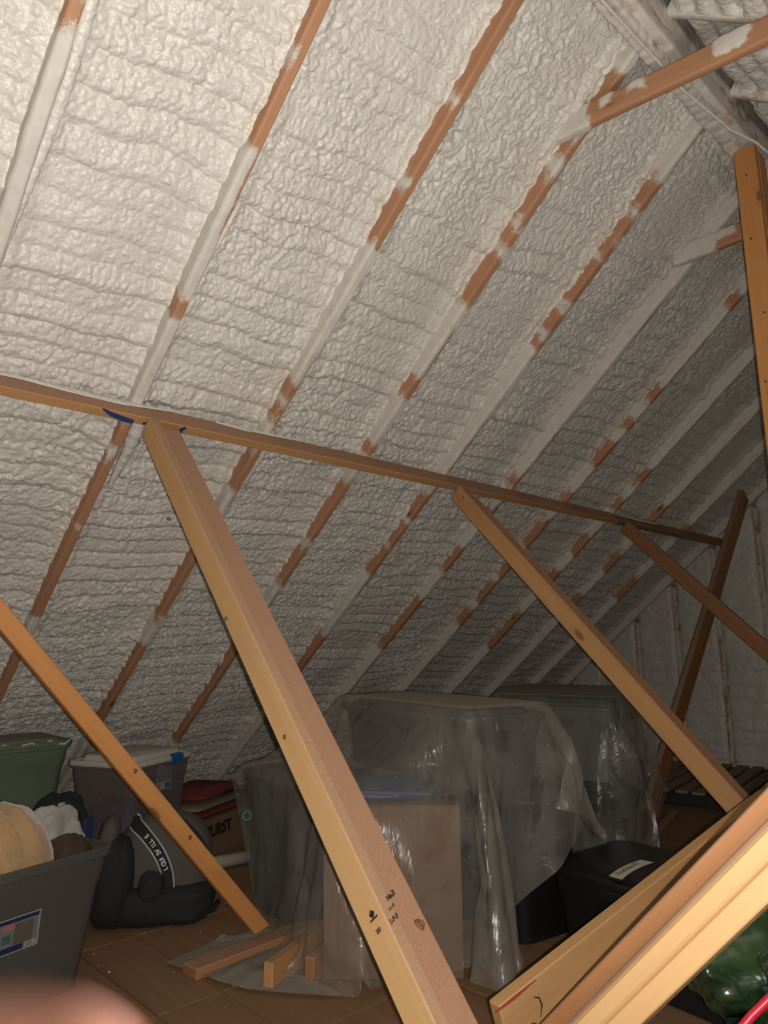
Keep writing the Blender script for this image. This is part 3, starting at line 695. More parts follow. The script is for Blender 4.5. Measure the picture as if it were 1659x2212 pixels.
GREY_P = plain('grey_plastic', (.068, .066, .060), .42, 3, .05, bmp=.0)
GREEN_P = plain('sage_green_plastic', (.115, .142, .098), .45, 3, .06)
BLACK_P = plain('black_plastic', (.010, .010, .0095), .38)
DGREY_P = plain('charcoal_plastic', (.040, .041, .036), .5)
WHITE_P = plain('white_plastic', (.46, .44, .40), .4)
BLUE_P = plain('blue_latch_plastic', (.015, .10, .26), .4)
BROWN_C = plain('cardboard', (.17, .095, .052), .85, 12, .08)
CLEAR_P, nt, b = mat('cloudy_clear_plastic'); b.inputs['Base Color'].default_value = (.22, .195, .195, 1); b.inputs['Roughness'].default_value = .28
tr = nt.nodes.new('ShaderNodeBsdfTransparent'); tr.inputs[0].default_value = (.75, .72, .72, 1); mx = nt.nodes.new('ShaderNodeMixShader'); mx.inputs[0].default_value = .42
nt.links.new(tr.outputs[0], mx.inputs[1]); nt.links.new(b.outputs[0], mx.inputs[2]); nt.links.new(mx.outputs[0], nt.nodes['Material Output'].inputs[0])
R_ = math.radians
# open grey tote, front left
g_root, GM = tote('storage_tote', 'open grey tote heaped with cloth at the left, product sticker on its front', 'tote', (.751, 2.811), R_(15), .80, .49, .445, 0, GREY_P, None, taper=.83)
def on_face(u, z, M, w, d, h, taper, off=.0015):     # point on the front (-v) face of a tapered tote, u from its right-hand corner
    t = z/h; k = taper+(1-taper)*t; return M @ Vector((w/2-u, -(d*k-.03)/2-off, z))
def sticker(root, M, w, d, h, taper, u0, u1, z0, z1, items, matbg, name='sticker'):
    def P(u, z, o=.0012): return on_face(u, z, M, w, d, h, taper, o)
    def quad(nm, a, b_, c, e, mt, o):
        pts = [P(a, c, o), P(b_, c, o), P(b_, e, o), P(a, e, o)]; back = [P(a, c, 0), P(b_, c, 0), P(b_, e, 0), P(a, e, 0)]
        return link(nm, pymesh(nm, pts+back, [(1, 0, 3, 2), (0, 1, 5, 4), (1, 2, 6, 5), (2, 3, 7, 6), (3, 0, 4, 7)]), mt, root)
    s = quad(name, u0, u1, z0, z1, matbg, .0012); root = s
    for (nm, a, b_, c, e, mt) in items:
        U = lambda t: u1+(u0-u1)*t; Z = lambda t: z0+(z1-z0)*t
        quad(nm, U(b_), U(a), Z(c), Z(e), mt, .0017+.0002*items.index((nm, a, b_, c, e, mt)))
    return P
NAVY = plain('navy_print', (.008, .018, .07), .5); PINK = plain('faded_red_print', (.30, .12, .11), .5); PALEG = plain('pale_grey_print', (.13, .135, .14), .5); OLIVE = plain('tote_picture_print', (.085, .078, .062), .5)
OFFW = plain('sticker_white', (.27, .26, .235), .5); TEALP = plain('teal_print', (.03, .10, .10), .5)
sticker(g_root, GM, .80, .49, .445, .83, .272, .47, .195, .302, [('print_field', .03, .97, .04, .96, PALEG), ('print_band', .03, .97, .86, .965, NAVY), ('print_band', .03, .73, .035, .20, NAVY), ('picture', .55, .88, .22, .80, OLIVE), ('brand_oval', .34, .56, .68, .84, PINK), ('picture_detail', .36, .50, .32, .55, TEALP), ('barcode', .76, .95, .06, .2, OFFW), ('barcode_line', .80, .81, .07, .19, INK), ('barcode_line', .83, .84, .07, .19, INK), ('barcode_line', .87, .88, .07, .19, INK)], OFFW)
# things in it
TAN = plain('tan_fleece', (.37, .235, .115), .95, 90, .15, .1, .002, sheen=.6)
FLANNEL = plain('white_flannel', (.34, .325, .295), .95, 60, .12, .1, .002, sheen=.3)
BROWNF = plain('brown_vinyl', (.055, .035, .022), .5, 20, .2)
def soft(name, c, rad, rot, mat_, grooves=0, gd=.15, seed=1, amp=.12, e=2.2, n=48, gphase=0., label=None, cat=None, group=None, parent=None, flat=None):
    U = np.linspace(0, np.pi, n); V = np.linspace(0, 2*np.pi, n*2, endpoint=False); UU, VV = np.meshgrid(U, V, indexing='ij')
    def sp(x, p): return np.sign(x)*np.abs(x)**p
    p = 2/e; x = sp(np.sin(UU), p)*sp(np.cos(VV), p); y = sp(np.sin(UU), p)*sp(np.sin(VV), p); z = sp(np.cos(UU), p)
    k = 1+amp*(fbm(x*2+5, y*2+z*1.7+5, seed, 3)-.5)*2
    if grooves:
        g = np.abs(np.sin((x*grooves+gphase+.25*z+.1*y)*math.pi/2)); k = k*(1-gd*(1-np.clip(g*1.5, 0, 1)**.7))
    P = np.stack([x*k*rad[0], y*k*rad[1], z*k*rad[2]], -1)
    if flat is not None: P[..., 2] = np.maximum(P[..., 2], -flat)
    M = Matrix.Translation(c) @ Euler(rot).to_matrix().to_4x4()
    me = gridmesh(name, P, loop_u=True); me.flip_normals()
    if parent is None:
        o = link(name, me, mat_, None, M)
        return tag(o, label, cat, group)
    return link(name, me, mat_, parent, M)
soft('quilted_bedding', (.765, 2.75, .405), (.235, .15, .215), (.0, R_(-12), R_(15)), TAN, 3.6, .30, 4, .06, 2.3, 72, .35, 'puffy tan quilted bedding bulging out of the grey tote', 'bedding')
soft('white_cloth', (1.035, 2.955, .385), (.155, .09, .165), (.1, R_(22), R_(22)), FLANNEL, 0, 0, 9, .3, 2.0, 48, 0, 'white printed cloth draped behind the tan bedding in the grey tote', 'cloth')
soft('vinyl_pouch', (1.02, 2.80, .375), (.155, .07, .085), (.15, R_(-10), R_(17)), BROWNF, 0, 0, 12, .16, 2.8, 40, 0, 'dark brown pouch tucked at the right end of the grey tote', 'pouch')
soft('printed_sleeve', (.93, 2.83, .42), (.07, .05, .07), (.3, .3, .2), plain('grey_printed_fabric', (.26, .25, .25), .9, 25, .5), 0, 0, 3, .3, 2.0, 28, 0, 'small dark-and-white printed fabric between tan bedding and white cloth', 'cloth')
# green tote, white lidded clear tote
gt, GtM = tote('storage_tote', 'sage green lidded tote at the far left, white tape over its lid edge', 'tote', (1.13, 4.09), R_(0), .70, .40, .43, .27, GREEN_P, GREEN_P, taper=.86)
bm = bmesh.new(); box_bm(bm, .055, .003, .045, (-.30+.075*3.0-.02, -.2075, .395), bev=.001); box_bm(bm, .05, .10, .003, (-.245-.02+.165, -.16, .425), bev=.001)
link('tape', bm_mesh(bm, 'tape'), plain('white_tape', (.60, .58, .56), .6), gt, GtM)
rf = [(x, -.195+.012*math.sin(x*37), .404+.010*math.sin(x*61)+.004*math.sin(x*140)) for x in [(-.33+.66*i/40) for i in range(41)]]
link('liner_edge', tube_mesh('liner_edge', rf, .005, 6), plain('crumpled_white_liner', (.5, .49, .46), .6), gt, GtM)
ctr, CM = tote('storage_tote', 'cloudy clear tote with white lid and blue latches on the cardboard boxes', 'tote', (1.735, 3.755), R_(25), .49, .42, .42, .195, CLEAR_P, WHITE_P, taper=.90, latch=(BLUE_P, [(.085, -.213, .10, .014)]), handles=False, lidh=.035)
sticker(ctr, CM, .49, .43, .42, .90, .175, .295, .235, .362, [('label_base', .0, 1., .0, .30, OFFW), ('picture', .12, .92, .38, .86, PALEG), ('brand_oval', .08, .42, .88, .99, PINK), ('barcode', .60, .95, .03, .27, PALEG), ('barcode_line', .64, .67, .05, .25, INK), ('barcode_line', .70, .73, .05, .25, INK), ('barcode_line', .78, .80, .05, .25, INK), ('barcode_line', .85, .89, .05, .25, INK), ('print_block', .05, .25, .04, .26, PINK)], plain('clear_label', (.16, .15, .15), .4))
for c, rr, mt, nm, lb_ in (((1.69, 3.77, .295), (.15, .12, .085), plain('dark_clothes', (.03, .03, .04), .9, 20, .4), 'folded_clothes', 'dark folded clothes seen through the clear tote'), ((1.77, 3.70, .435), (.10, .09, .05), plain('red_clothes', (.30, .05, .06), .9, 20, .3), 'folded_clothes', 'red garment seen through the clear tote, above the dark clothes')):
    soft(nm, c, rr, (0, 0, R_(25)), mt, 0, 0, 5, .2, 3.0, 30, 0, lb_, 'clothes')
def carton(label, c, rot, w, d, h, z0, mat_=None, group=None, name='cardboard_box', flap=True):
    root = thing(name, (c[0], c[1], z0), label, 'box', group or 'cardboard boxes'); M = Matrix.Translation((c[0], c[1], z0)) @ Matrix.Rotation(rot, 4, 'Z')
    bm = bmesh.new(); box_bm(bm, w, d, h-.006, (0, 0, (h-.006)/2), bev=.004, seg=2); link('body', bm_mesh(bm, 'body'), mat_ or BROWN_C, root, M)
    if flap:
        for s in (-1, 1):
            bm = bmesh.new(); box_bm(bm, w-.004, d/2-.0025, .004, (0, s*(d/4), h-.0035), bev=.001); link('flap', bm_mesh(bm, 'flap'), mat_ or BROWN_C, root, M)
        bm = bmesh.new(); box_bm(bm, w*.998, .05, .001, (0, 0, h-.0008)); link('packing_tape', bm_mesh(bm, 'packing_tape'), plain('packing_tape', (.38, .27, .15), .25) if 'packing_tape' not in bpy.data.materials else bpy.data.materials['packing_tape'], root, M)
    return root, M
DCARD = plain('dark_cardboard', (.17, .105, .06), .9, 10, .1)
carton('flat cardboard box underneath the clear tote', (1.735, 3.765), R_(25), .47, .38, .19, 0, DCARD)
carton('dark box underneath the green tote', (1.13, 4.11), 0, .56, .34, .265, 0, DCARD)
cb, CBM = carton('low cardboard box with bold black lettering, right of the clear tote', (2.25, 3.98), R_(25), .50, .36, .20, 0, DCARD)
text_mesh('box_lettering', 'BURST', .085, CBM @ Matrix.Translation((-.05, -.1815, .13)) @ Matrix.Rotation(R_(90), 4, 'X'), INK, cb, bold=.004)
MAROON = plain('maroon_fabric', (.16, .02, .025), .9, 14, .25)
for i, (zz, hh_) in enumerate(((.205, .035), (.245, .03), (.30, .03))):
    me = loft('folded_blanket', [rrect(.50-.02*i, .30, .06, 0), rrect(.53-.02*i, .33, .07, hh_*.3), rrect(.53-.02*i, .33, .07, hh_*.7), rrect(.50-.02*i, .30, .06, hh_)])
    o = link('folded_blanket', me, MAROON if i != 1 else plain('beige_blanket', (.20, .15, .10), .9), None, Matrix.Translation((2.25, 3.99, zz-.004+.004*i)) @ Matrix.Rotation(R_(25+3*i), 4, 'Z'))
    tag(o, ['lower maroon folded blanket on the lettered cardboard box', 'beige folded blanket between the two maroon blankets', 'upper maroon folded blanket on the lettered cardboard box'][i], 'blanket', 'folded blankets')
t_ = tube_mesh('rolled_paper', [(1.93, 3.56, .034), (2.1, 3.54, .036), (2.3, 3.51, .034)], .032, 14); tag(link('rolled_paper', t_, plain('dull_white_paper', (.34, .32, .28), .8), smooth=True), 'dull white rolled tube on the floor between striped bag and plastic sheet', 'roll')
# small black backpack behind the grey tote
bp = thing('backpack', (1.25, 3.36, 0), 'small black backpack squeezed behind the grey tote, blue tag', 'backpack')
BLACKF = plain('black_fabric', (.012, .012, .014), .85, 60, .3)
soft('body', (1.24, 3.37, .255), (.115, .10, .26), (0, 0, R_(20)), BLACKF, 0, 0, 5, .12, 3.2, 36, 0, parent=bp, flat=.253)
soft('pocket', (1.27, 3.275, .19), (.09, .045, .13), (0, 0, R_(20)), BLACKF, 0, 0, 6, .1, 3.0, 28, 0, parent=bp)
bm = bmesh.new(); box_bm(bm, .055, .006, .12, bev=.002); link('blue_tag', bm_mesh(bm, 'blue_tag'), plain('blue_tag', (.025, .035, .12), .6), bp, Matrix.Translation((1.335, 3.29, .36)) @ Matrix.Rotation(R_(25), 4, 'Z'))
link('strap', tube_mesh('strap', [(1.17, 3.27, .47), (1.20, 3.24, .50), (1.24, 3.235, .49), (1.27, 3.25, .44)], .012, 8), BLACKF, bp, smooth=True)
soft('buckle', (1.195, 3.235, .495), (.016, .008, .014), (0, 0, .3), plain('pale_green_buckle', (.35, .38, .30), .4), 0, 0, 2, 0, 4, 12, 0, parent=bp)

# black tote on the right
bt, BM = tote('storage_tote', 'black tote with a handwritten tape strip on its lid, right of the plastic sheet', 'tote', (2.60, 1.275), R_(-7), .50, .80, .355, 0, BLACK_P, BLACK_P, taper=.88, r=.06)
TAPE = plain('masking_tape', (.55, .50, .42), .7, 30, .06)
U = np.linspace(-.128, .128, 24); P = np.zeros((2, 24, 3))
for i in range(2):
    e = np.where((np.arange(24) == 0), .008*(i-.5), 0)
    P[i, :, 0] = U+e; P[i, :, 1] = (i-.5)*.050+.012*(U/.128)**2*-1; P[i, :, 2] = 0
TM = Matrix.Translation((2.483, 1.392, .3560)) @ Matrix.Rotation(R_(3.5), 4, 'Z')
link('tape_strip', gridmesh('tape_strip', P), TAPE, bt, TM)
# handwriting: small pen strokes running along the tape, read from the far side
rs = random.Random(3); v_, f_ = [], []
def stroke(pts, w=.0022):
    global v_, f_
    for i, (x, y) in enumerate(pts):
        a = pts[min(i+1, len(pts)-1)]; b_ = pts[max(i-1, 0)]; dx, dy = a[0]-b_[0], a[1]-b_[1]; l = math.hypot(dx, dy)+1e-9
        v_ += [(x-dy/l*w/2, y+dx/l*w/2, .0006), (x+dy/l*w/2, y-dx/l*w/2, .0006)]
        if i: k = len(v_); f_.append((k-4, k-3, k-1, k-2))
x = -.085
for ch in range(13):
    hgt = rs.choice((.012, .013, .022)); base = -.006
    pts = []
    for t in range(9):
        a = t/8*2*math.pi*rs.choice((.9, 1.1)); pts.append((x+.0045*math.cos(a), base+hgt*(.5-.5*math.cos(a*.5+.2))))
    stroke(pts); stroke([(x-.003, base+hgt), (x+.001, base), (x+.005, base+.006)])
    x += .0135
link('handwriting', pymesh('handwriting', v_, f_), INK, bt, TM)

# ------------------------------------------------------------------ the boxes under the plastic sheets
BOXES = []                                  # (cx, cy, rot, w, d, z0, z1) used for draping too
def rq(r, q): return (r*math.sin(YAW)+q*math.cos(YAW), -r*math.cos(YAW)+q*math.sin(YAW))
vr = YAW-math.pi/2                          # box faces turned to face the hatch corner
cbx = rq(.015, 2.96)
cc, CCM = carton('brown cardboard box under the plastic sheet, round printed mark on its front', cbx, vr, .49, .44, .57, 0)
RING = plain('box_print', (.05, .03, .018), .8)
def ring_txt(s, R, cx, cz, size):
    for i, ch in enumerate(s):
        a = math.radians(120-i*(300/len(s))); 
        text_mesh('print_letter', ch, size, CCM @ Matrix.Translation((cx+R*math.cos(a), -.2215, cz+R*math.sin(a))) @ Matrix.Rotation(R_(90), 4, 'X') @ Matrix.Rotation(a-math.pi/2, 4, 'Z'), RING, cc)
ring_txt('BOX WESTERN CERTIFICATE', .062, .0, .33, .016)
text_mesh('print_letter', 'No.', .03, CCM @ Matrix.Translation((.0, -.2215, .34)) @ Matrix.Rotation(R_(90), 4, 'X'), RING, cc)
text_mesh('print_letter', '|| |||', .03, CCM @ Matrix.Translation((.01, -.2215, .31)) @ Matrix.Rotation(R_(90), 4, 'X'), RING, cc)
BOXES.append((cbx[0], cbx[1], vr, .49, .44, 0, .57))
lt = (2.10, 2.735); tote('storage_tote', 'dark grey tote under the left end of the plastic sheet', 'tote', lt, R_(84), .52, .42, .60, 0, DGREY_P, DGREY_P, taper=.88); BOXES.append((lt[0], lt[1], R_(84), .52, .42, 0, .60))
rb = rq(.50, 3.28); tote('storage_tote', 'dark tote low on the right under the plastic sheet', 'tote', rb, R_(80), .58, .36, .56, 0, BLACK_P, DGREY_P, taper=.9); BOXES.append((rb[0], rb[1], R_(80), .58, .36, 0, .56))
soft('folded_tarp', (cbx[0]-.03, cbx[1]+.03, .592), (.22, .18, .022), (0, 0, vr), plain('navy_tarp', (.03, .05, .13), .5, 12, .3), 0, 0, 8, .15, 3.5, 40, 0, 'folded navy tarp on the cardboard box beneath the upper tote', 'tarp')
tt = (2.30, 2.13); tote('storage_tote', 'big dark tote on top of the heap under the dusty plastic sheet', 'tote', tt, R_(78), .94, .40, .275, .625, DGREY_P, DGREY_P, taper=.93); BOXES.append((tt[0], tt[1], R_(78), .96, .42, .625, .905))
for i, (cx_, cy_, w_, d_) in enumerate(((3.64, 2.37, .70, .42), (4.17, 2.72, .70, .45))):
    nm = ('front', 'rear')[i]
    tote('storage_tote', 'lower black tote of the %s pair under the second plastic sheet' % nm, 'tote', (cx_, cy_), R_(98), w_, d_, .42, 0, BLACK_P, BLACK_P, taper=.9)
    tote('storage_tote', 'upper grey-green tote of the %s pair under the second plastic sheet' % nm, 'tote', (cx_, cy_), R_(98), w_, d_, .42, .425, plain('greygreen_plastic_%s' % nm, (.10, .11, .09), .5), DGREY_P, taper=.92)
    BOXES.append((cx_, cy_, R_(98), w_+.02, d_+.02, 0, .85))

# ------------------------------------------------------------------ floor scraps
bk = board('floor_plate', (1.40, 2.497, .019), (2.0, 2.53, .019), (0, 1, 0), .089, .038, WOOD_DARK); tag(bk, 'flat wooden block on the floor under the foot of the narrow orange brace', 'lumber', 'scrap lumber on the floor')
s_ = board('lumber_offcut', (1.535, 2.215, .0455), (1.93, 2.385, .0455), (0, 0, 1), .089, .038, WOOD); tag(s_, 'lumber offcut standing on edge, its end poking out left of the big brace', 'lumber', 'scrap lumber on the floor')
s_ = board('lumber_offcut', (1.66, 2.15, .0455), (1.80, 2.21, .0455), (0, 0, 1), .089, .038, WOOD_DARK); tag(s_, 'darker lumber offcut beside the first one, half under the plastic', 'lumber', 'scrap lumber on the floor')
s_ = board('lumber_offcut', (4.0, 2.15, .010), (5.0, 2.42, .010), (0, 1, 0), .05, .018, WOOD_DARK); tag(s_, 'thin dark lath lying on the floor beyond the black tote', 'lumber', 'scrap lumber on the floor')
# slatted rack near the gable
rk = thing('slatted_rack', (5.9, 2.65, 0), 'low dark slatted rack lying on the floor against the gable wall', 'rack')
RM = Matrix.Translation((5.93, 2.60, 0)) @ Matrix.Rotation(R_(9), 4, 'Z')
RACK = wood('weathered_rack_wood', (.30, .23, .16), (.20, .15, .10), knots=False, rough=.9); DK = wood('dark_rack_wood', (.035, .028, .022), (.02, .015, .012), knots=False)
for s, nm in ((-.68, 'front_rail'), (0, 'middle_rail'), (.68, 'rear_rail')):
    bm = bmesh.new(); box_bm(bm, .038, 2.1, .085, (s, 0, .0425), bev=.003); link(nm, bm_mesh(bm, nm), DK, rk, RM)
for i in range(17):
    bm = bmesh.new(); box_bm(bm, 1.42, .085, .018, (rnd.uniform(-.01, .01), -.99+i*.1235, .0945), bev=.002, M=Matrix.Rotation(R_(rnd.uniform(-.6, .6)), 4, 'Z'))
    link('slat', bm_mesh(bm, 'slat'), RACK, rk, RM)
# small foam shavings and debris on the floor
v_, f_ = [], []
for i in range(110):
    x, y = rnd.uniform(1.0, 4.6), rnd.uniform(1.9, 3.1); s = rnd.uniform(.0015, .005); a = rnd.uniform(0, 6); k = len(v_)
    for dx, dy, dz in ((-1, -1, 0), (1, -.6, 0), (.2, 1, 0), (0, 0, 1.2)):
        v_.append((x+s*(dx*math.cos(a)-dy*math.sin(a)), y+s*(dx*math.sin(a)+dy*math.cos(a)), .0005+dz*s))
    f_ += [(k, k+2, k+1), (k, k+1, k+3), (k+1, k+2, k+3), (k+2, k, k+3)]
deb = link('foam_crumbs', pymesh('foam_crumbs', v_, f_), FOAM, floor); tag(deb, None, None, None, 'stuff')

# ------------------------------------------------------------------ striped sports bag
sb = thing('sports_bag', (1.62, 3.20, 0), 'grey and black sports bag with LOUISVILLE lettering on a white-piped strap', 'bag')
CHAR = plain('charcoal_fabric', (.075, .068, .06), .9, 120, .12)
BC = np.array([1.625, 3.145, .205]); BRAD = np.array([.205, .155, .213]); BROT = R_(-30)
def bag_pt(u, v, k=1.0):                    # u across (-1..1), v height (-1..1) on the side facing the camera
    e = 2/2.6; x = u; z = v; 
    yy = -(max(0.0, 1-abs(x)**2.6-abs(z)**2.6))**(1/2.6)
    p = Vector((x*BRAD[0], yy*BRAD[1], z*BRAD[2]))*k; p.rotate(Euler((0, 0, BROT))); return Vector(BC)+p
soft('body', tuple(BC), tuple(BRAD), (0, 0, BROT), CHAR, 0, 0, 21, .0, 2.6, 48, 0, parent=sb, flat=.203)
soft('base_panel', (BC[0]-.01, BC[1]-.01, .075), (.228, .182, .09), (0, 0, BROT), BLACKF, 0, 0, 22, .06, 3.4, 40, 0, parent=sb, flat=.073)
soft('end_pocket', (1.405, 3.165, .175), (.085, .115, .18), (0, R_(8), BROT), BLACKF, 0, 0, 23, .08, 2.6, 36, 0, parent=sb, flat=.172)
soft('top_pocket', (1.385, 3.19, .345), (.04, .07, .085), (0, R_(12), BROT), CHAR, 0, 0, 24, .08, 2.4, 28, 0, parent=sb)
PIPE = plain('reflective_piping', (.35, .37, .38), .35)
def uv_path(pts, n):
    out = []
    for i in range(n):
        t = i/(n-1)*(len(pts)-1); k = min(int(t), len(pts)-2); f = t-k
        p0, p1, p2, p3 = pts[max(k-1, 0)], pts[k], pts[k+1], pts[min(k+2, len(pts)-1)]
        out.append(tuple(.5*((2*p1[j])+(-p0[j]+p2[j])*f+(2*p0[j]-5*p1[j]+4*p2[j]-p3[j])*f*f+(-p0[j]+3*p1[j]-3*p2[j]+p3[j])*f**3) for j in (0, 1)))
    return out
mid = uv_path([(-.66, .88), (-.40, .72), (-.12, .42), (.06, .08), (.12, -.25), (.10, -.52)], 40)
def ribbon(path, hw, k, name, mt, parent, both=True):
    P = np.zeros((3, len(path), 3))
    for i, (u, v) in enumerate(path):
        a = path[min(i+1, len(path)-1)]; b_ = path[max(i-1, 0)]; du, dv = a[0]-b_[0], a[1]-b_[1]; l = math.hypot(du, dv)
        nx, ny = dv/l, -du/l
        for j, s in enumerate((-1, 0, 1)): P[j, i] = bag_pt(u+nx*s*hw, v+ny*s*hw, k+(.012 if j == 1 else 0))
    return link(name, gridmesh(name, P), mt, parent)
strap = ribbon(mid, .105, 1.02, 'strap', BLACKF, sb)
def offs(path, o):
    out = []
    for i, (u, v) in enumerate(path):
        a = path[min(i+1, len(path)-1)]; b_ = path[max(i-1, 0)]; du, dv = a[0]-b_[0], a[1]-b_[1]; l = math.hypot(du, dv); out.append((u+dv/l*o, v-du/l*o))
    return out
for s in (-1, 1): link('piping', tube_mesh('piping', [bag_pt(u, v, 1.03) for u, v in offs(mid, s*.108)], .0042, 6), PIPE, strap, smooth=True)
mid2 = uv_path([(.10, .93), (.38, .78), (.66, .50), (.86, .15)], 24)
ribbon(mid2, .10, 1.02, 'strap', BLACKF, sb)
link('piping', tube_mesh('piping', [bag_pt(u, v, 1.03) for u, v in offs(mid2, .104)], .003, 6), PIPE, sb, smooth=True)
LW = plain('white_letter_print', (.62, .62, .60), .6)
word = 'LOUISVILLE'
for i, ch in enumerate(word):
    t = .60-.037*i-(.0 if i < 4 else -.005); k = t*(len(mid)-1); a = mid[int(k)]; b_ = mid[int(k)-1]
    p = bag_pt(a[0], a[1], 1.085); pn = bag_pt(b_[0], b_[1], 1.085); xd = (pn-p).normalized()
    nr = (p-Vector(BC)); nr.z *= .6; nr = (nr-xd*nr.dot(xd)).normalized(); yd = nr.cross(xd)
    text_mesh('letter', ch, .026, frame(xd, yd, nr, p), LW, strap, bold=.0006)
link('loose_strap', tube_mesh('loose_strap', [(1.66, 3.02, .06), (1.70, 3.00, .03), (1.735, 2.985, .012), (1.78, 2.995, .012), (1.83, 3.03, .03)], .010, 8), BLACKF, sb, smooth=True)
soft('strap_buckle', (1.62, 3.03, .135), (.03, .02, .03), (0, 0, 0), BLACK_P, 0, 0, 2, .1, 3, 16, 0, parent=sb)
soft('side_strap', (1.50, 3.02, .16), (.05, .03, .06), (0, 0, -.5), BLACKF, 0, 0, 2, .2, 2.6, 20, 0, parent=sb)

# ------------------------------------------------------------------ green plastic bag with red drawstring
GB, nt, b = mat('green_garbage_plastic'); nn = noise(nt, mapped(nt, (1, 1, 1)), 9, 4, .6)
r = ramp(nt, [(.35, (.010, .026, .012)), (.62, (.024, .048, .018)), (.78, (.05, .075, .02))]); nt.links.new(nn, r.inputs[0]); nt.links.new(r.outputs[0], b.inputs['Base Color']); b.inputs['Roughness'].default_value = .24; b.inputs['Specular IOR Level'].default_value = .7
gb = thing('garbage_bag', (2.05, .62, 0), 'shiny green garbage bag with a red drawstring in the lower right corner', 'bag')
n = 90; Uu = np.linspace(0, np.pi, n); Vv = np.linspace(0, 2*np.pi, n*2, endpoint=False); UU, VV = np.meshgrid(Uu, Vv, indexing='ij')
x = np.sin(UU)*np.cos(VV); y = np.sin(UU)*np.sin(VV); z = np.cos(UU)
d1, _ = worley(VV*2.2+3*fbm(VV, UU*2, 5), UU*3.0, 31); d2, _ = worley(VV*5, UU*6+fbm(VV*2, UU*2, 8)*3, 32)
k = 1.02-.20*d1-.13*d2+.22*np.abs(fbm(VV*2.6+3, UU*3.4, 77, 3)-.5)+.03*np.sin(VV*9+4*z)*(np.sin(UU)**.5)
P = np.stack([x*k*.36, y*k*.31, np.maximum(z*k*.31, -.285)], -1); me = gridmesh('body', P, loop_u=True); me.flip_normals()
GBM = Matrix.Translation((2.08, .60, .286)); link('body', me, GB, gb, GBM)
# crumpled corner of the bag that sticks out to the left, made of flat facets
cp = [Vector(p) for p in ((1.86, .905, .315), (1.80, .86, .40), (1.90, .80, .475), (1.98, .77, .50), (1.93, .86, .235), (1.985, .80, .16), (1.90, .76, .36), (1.955, .72, .30), (2.02, .66, .42), (2.04, .70, .22), (1.83, .83, .33), (1.87, .80, .27), (2.1, .7, .55), (2.16, .74, .30))]
me = pymesh('corner', cp, [(0, 10, 1), (1, 10, 6), (1, 6, 2), (2, 6, 8), (2, 8, 3), (0, 4, 11), (0, 11, 10), (10, 11, 6), (6, 11, 7), (4, 5, 7), (4, 7, 11), (6, 7, 8), (7, 5, 9), (7, 9, 8), (3, 8, 12), (8, 9, 13), (8, 13, 12)])
bm = bmesh.new(); bm.from_mesh(me); bmesh.ops.subdivide_edges(bm, edges=bm.edges, cuts=5, use_grid_fill=True)
for v in bm.verts:
    q = v.co*34; v.co += Vector((abs(math.sin(q.y+q.z*1.3))-.5, abs(math.sin(q.z*1.1+q.x))-.5, abs(math.sin(q.x*.9+q.y*1.4))-.5))*.022+Vector((-.10, -.04, .045))
bm.to_mesh(me); bm.free(); link('corner', me, GB, gb, smooth=True)
link('drawstring', tube_mesh('drawstring', [(1.64, .735, .30), (1.66, .715, .335), (1.69, .69, .37), (1.722, .655, .41), (1.76, .61, .455)], .0095, 8), plain('red_plastic_tape', (.55, .015, .04), .35), gb, smooth=True)

# ------------------------------------------------------------------ photographer's fingertip close to the lens
SKIN, nt, b = mat('skin'); b.inputs['Base Color'].default_value = (.78, .40, .30, 1); b.inputs['Roughness'].default_value = .5
b.inputs['Subsurface Weight'].default_value = .3; b.inputs['Subsurface Radius'].default_value = (.01, .004, .002)
def cam_pt(px, py_, dep): return Vector((0, 0, H)) + (RT*((px-829.5)/FPX) + DN*((py_-1106)/FPX) + fw)*dep
tip = cam_pt(-10, 2560, .036); base = cam_pt(-700, 4000, .060)
ax = (base-tip).normalized(); sx = ax.cross(fw).normalized(); sy = ax.cross(sx); L_ = (base-tip).length
T = np.linspace(0, 1, 60); A = np.linspace(0, 2*np.pi, 36, endpoint=False); rings = []
for t in T:
    s = t*L_-.0078; rr = .0078*math.sqrt(max(0, 1-((min(s, 0))/.0078)**2))+.0022*min(1, max(0, s)/.03)
    if s > .018: rr *= 1+.05*math.exp(-((s-.026)/.004)**2)
    rings.append([tuple(tip+ax*s+(sx*math.cos(a)*1.08+sy*math.sin(a)*.94)*max(rr, 1e-5)) for a in A])
fg = link('finger', gridmesh('finger', np.array(rings), loop_u=True), SKIN); tag(fg, "blurred pink fingertip poking into the bottom left corner close to the lens", 'hand')
ns = []
for i in range(9):
    row = []
    for j in range(9):
        a = -math.pi/2+(j-4)/4*.75; s = -.0035+i/8*.0115; rr = .0078*math.sqrt(max(0, 1-(min(s, 0)/.0078)**2))+.00035
        row.append(tuple(tip+ax*s+(sx*math.cos(a)*1.08+sy*math.sin(a)*.94)*rr*1.015))
    ns.append(row)
nl = link('fingernail', gridmesh('fingernail', np.array(ns)), plain('nail_keratin', (.80, .50, .42), .25), fg)

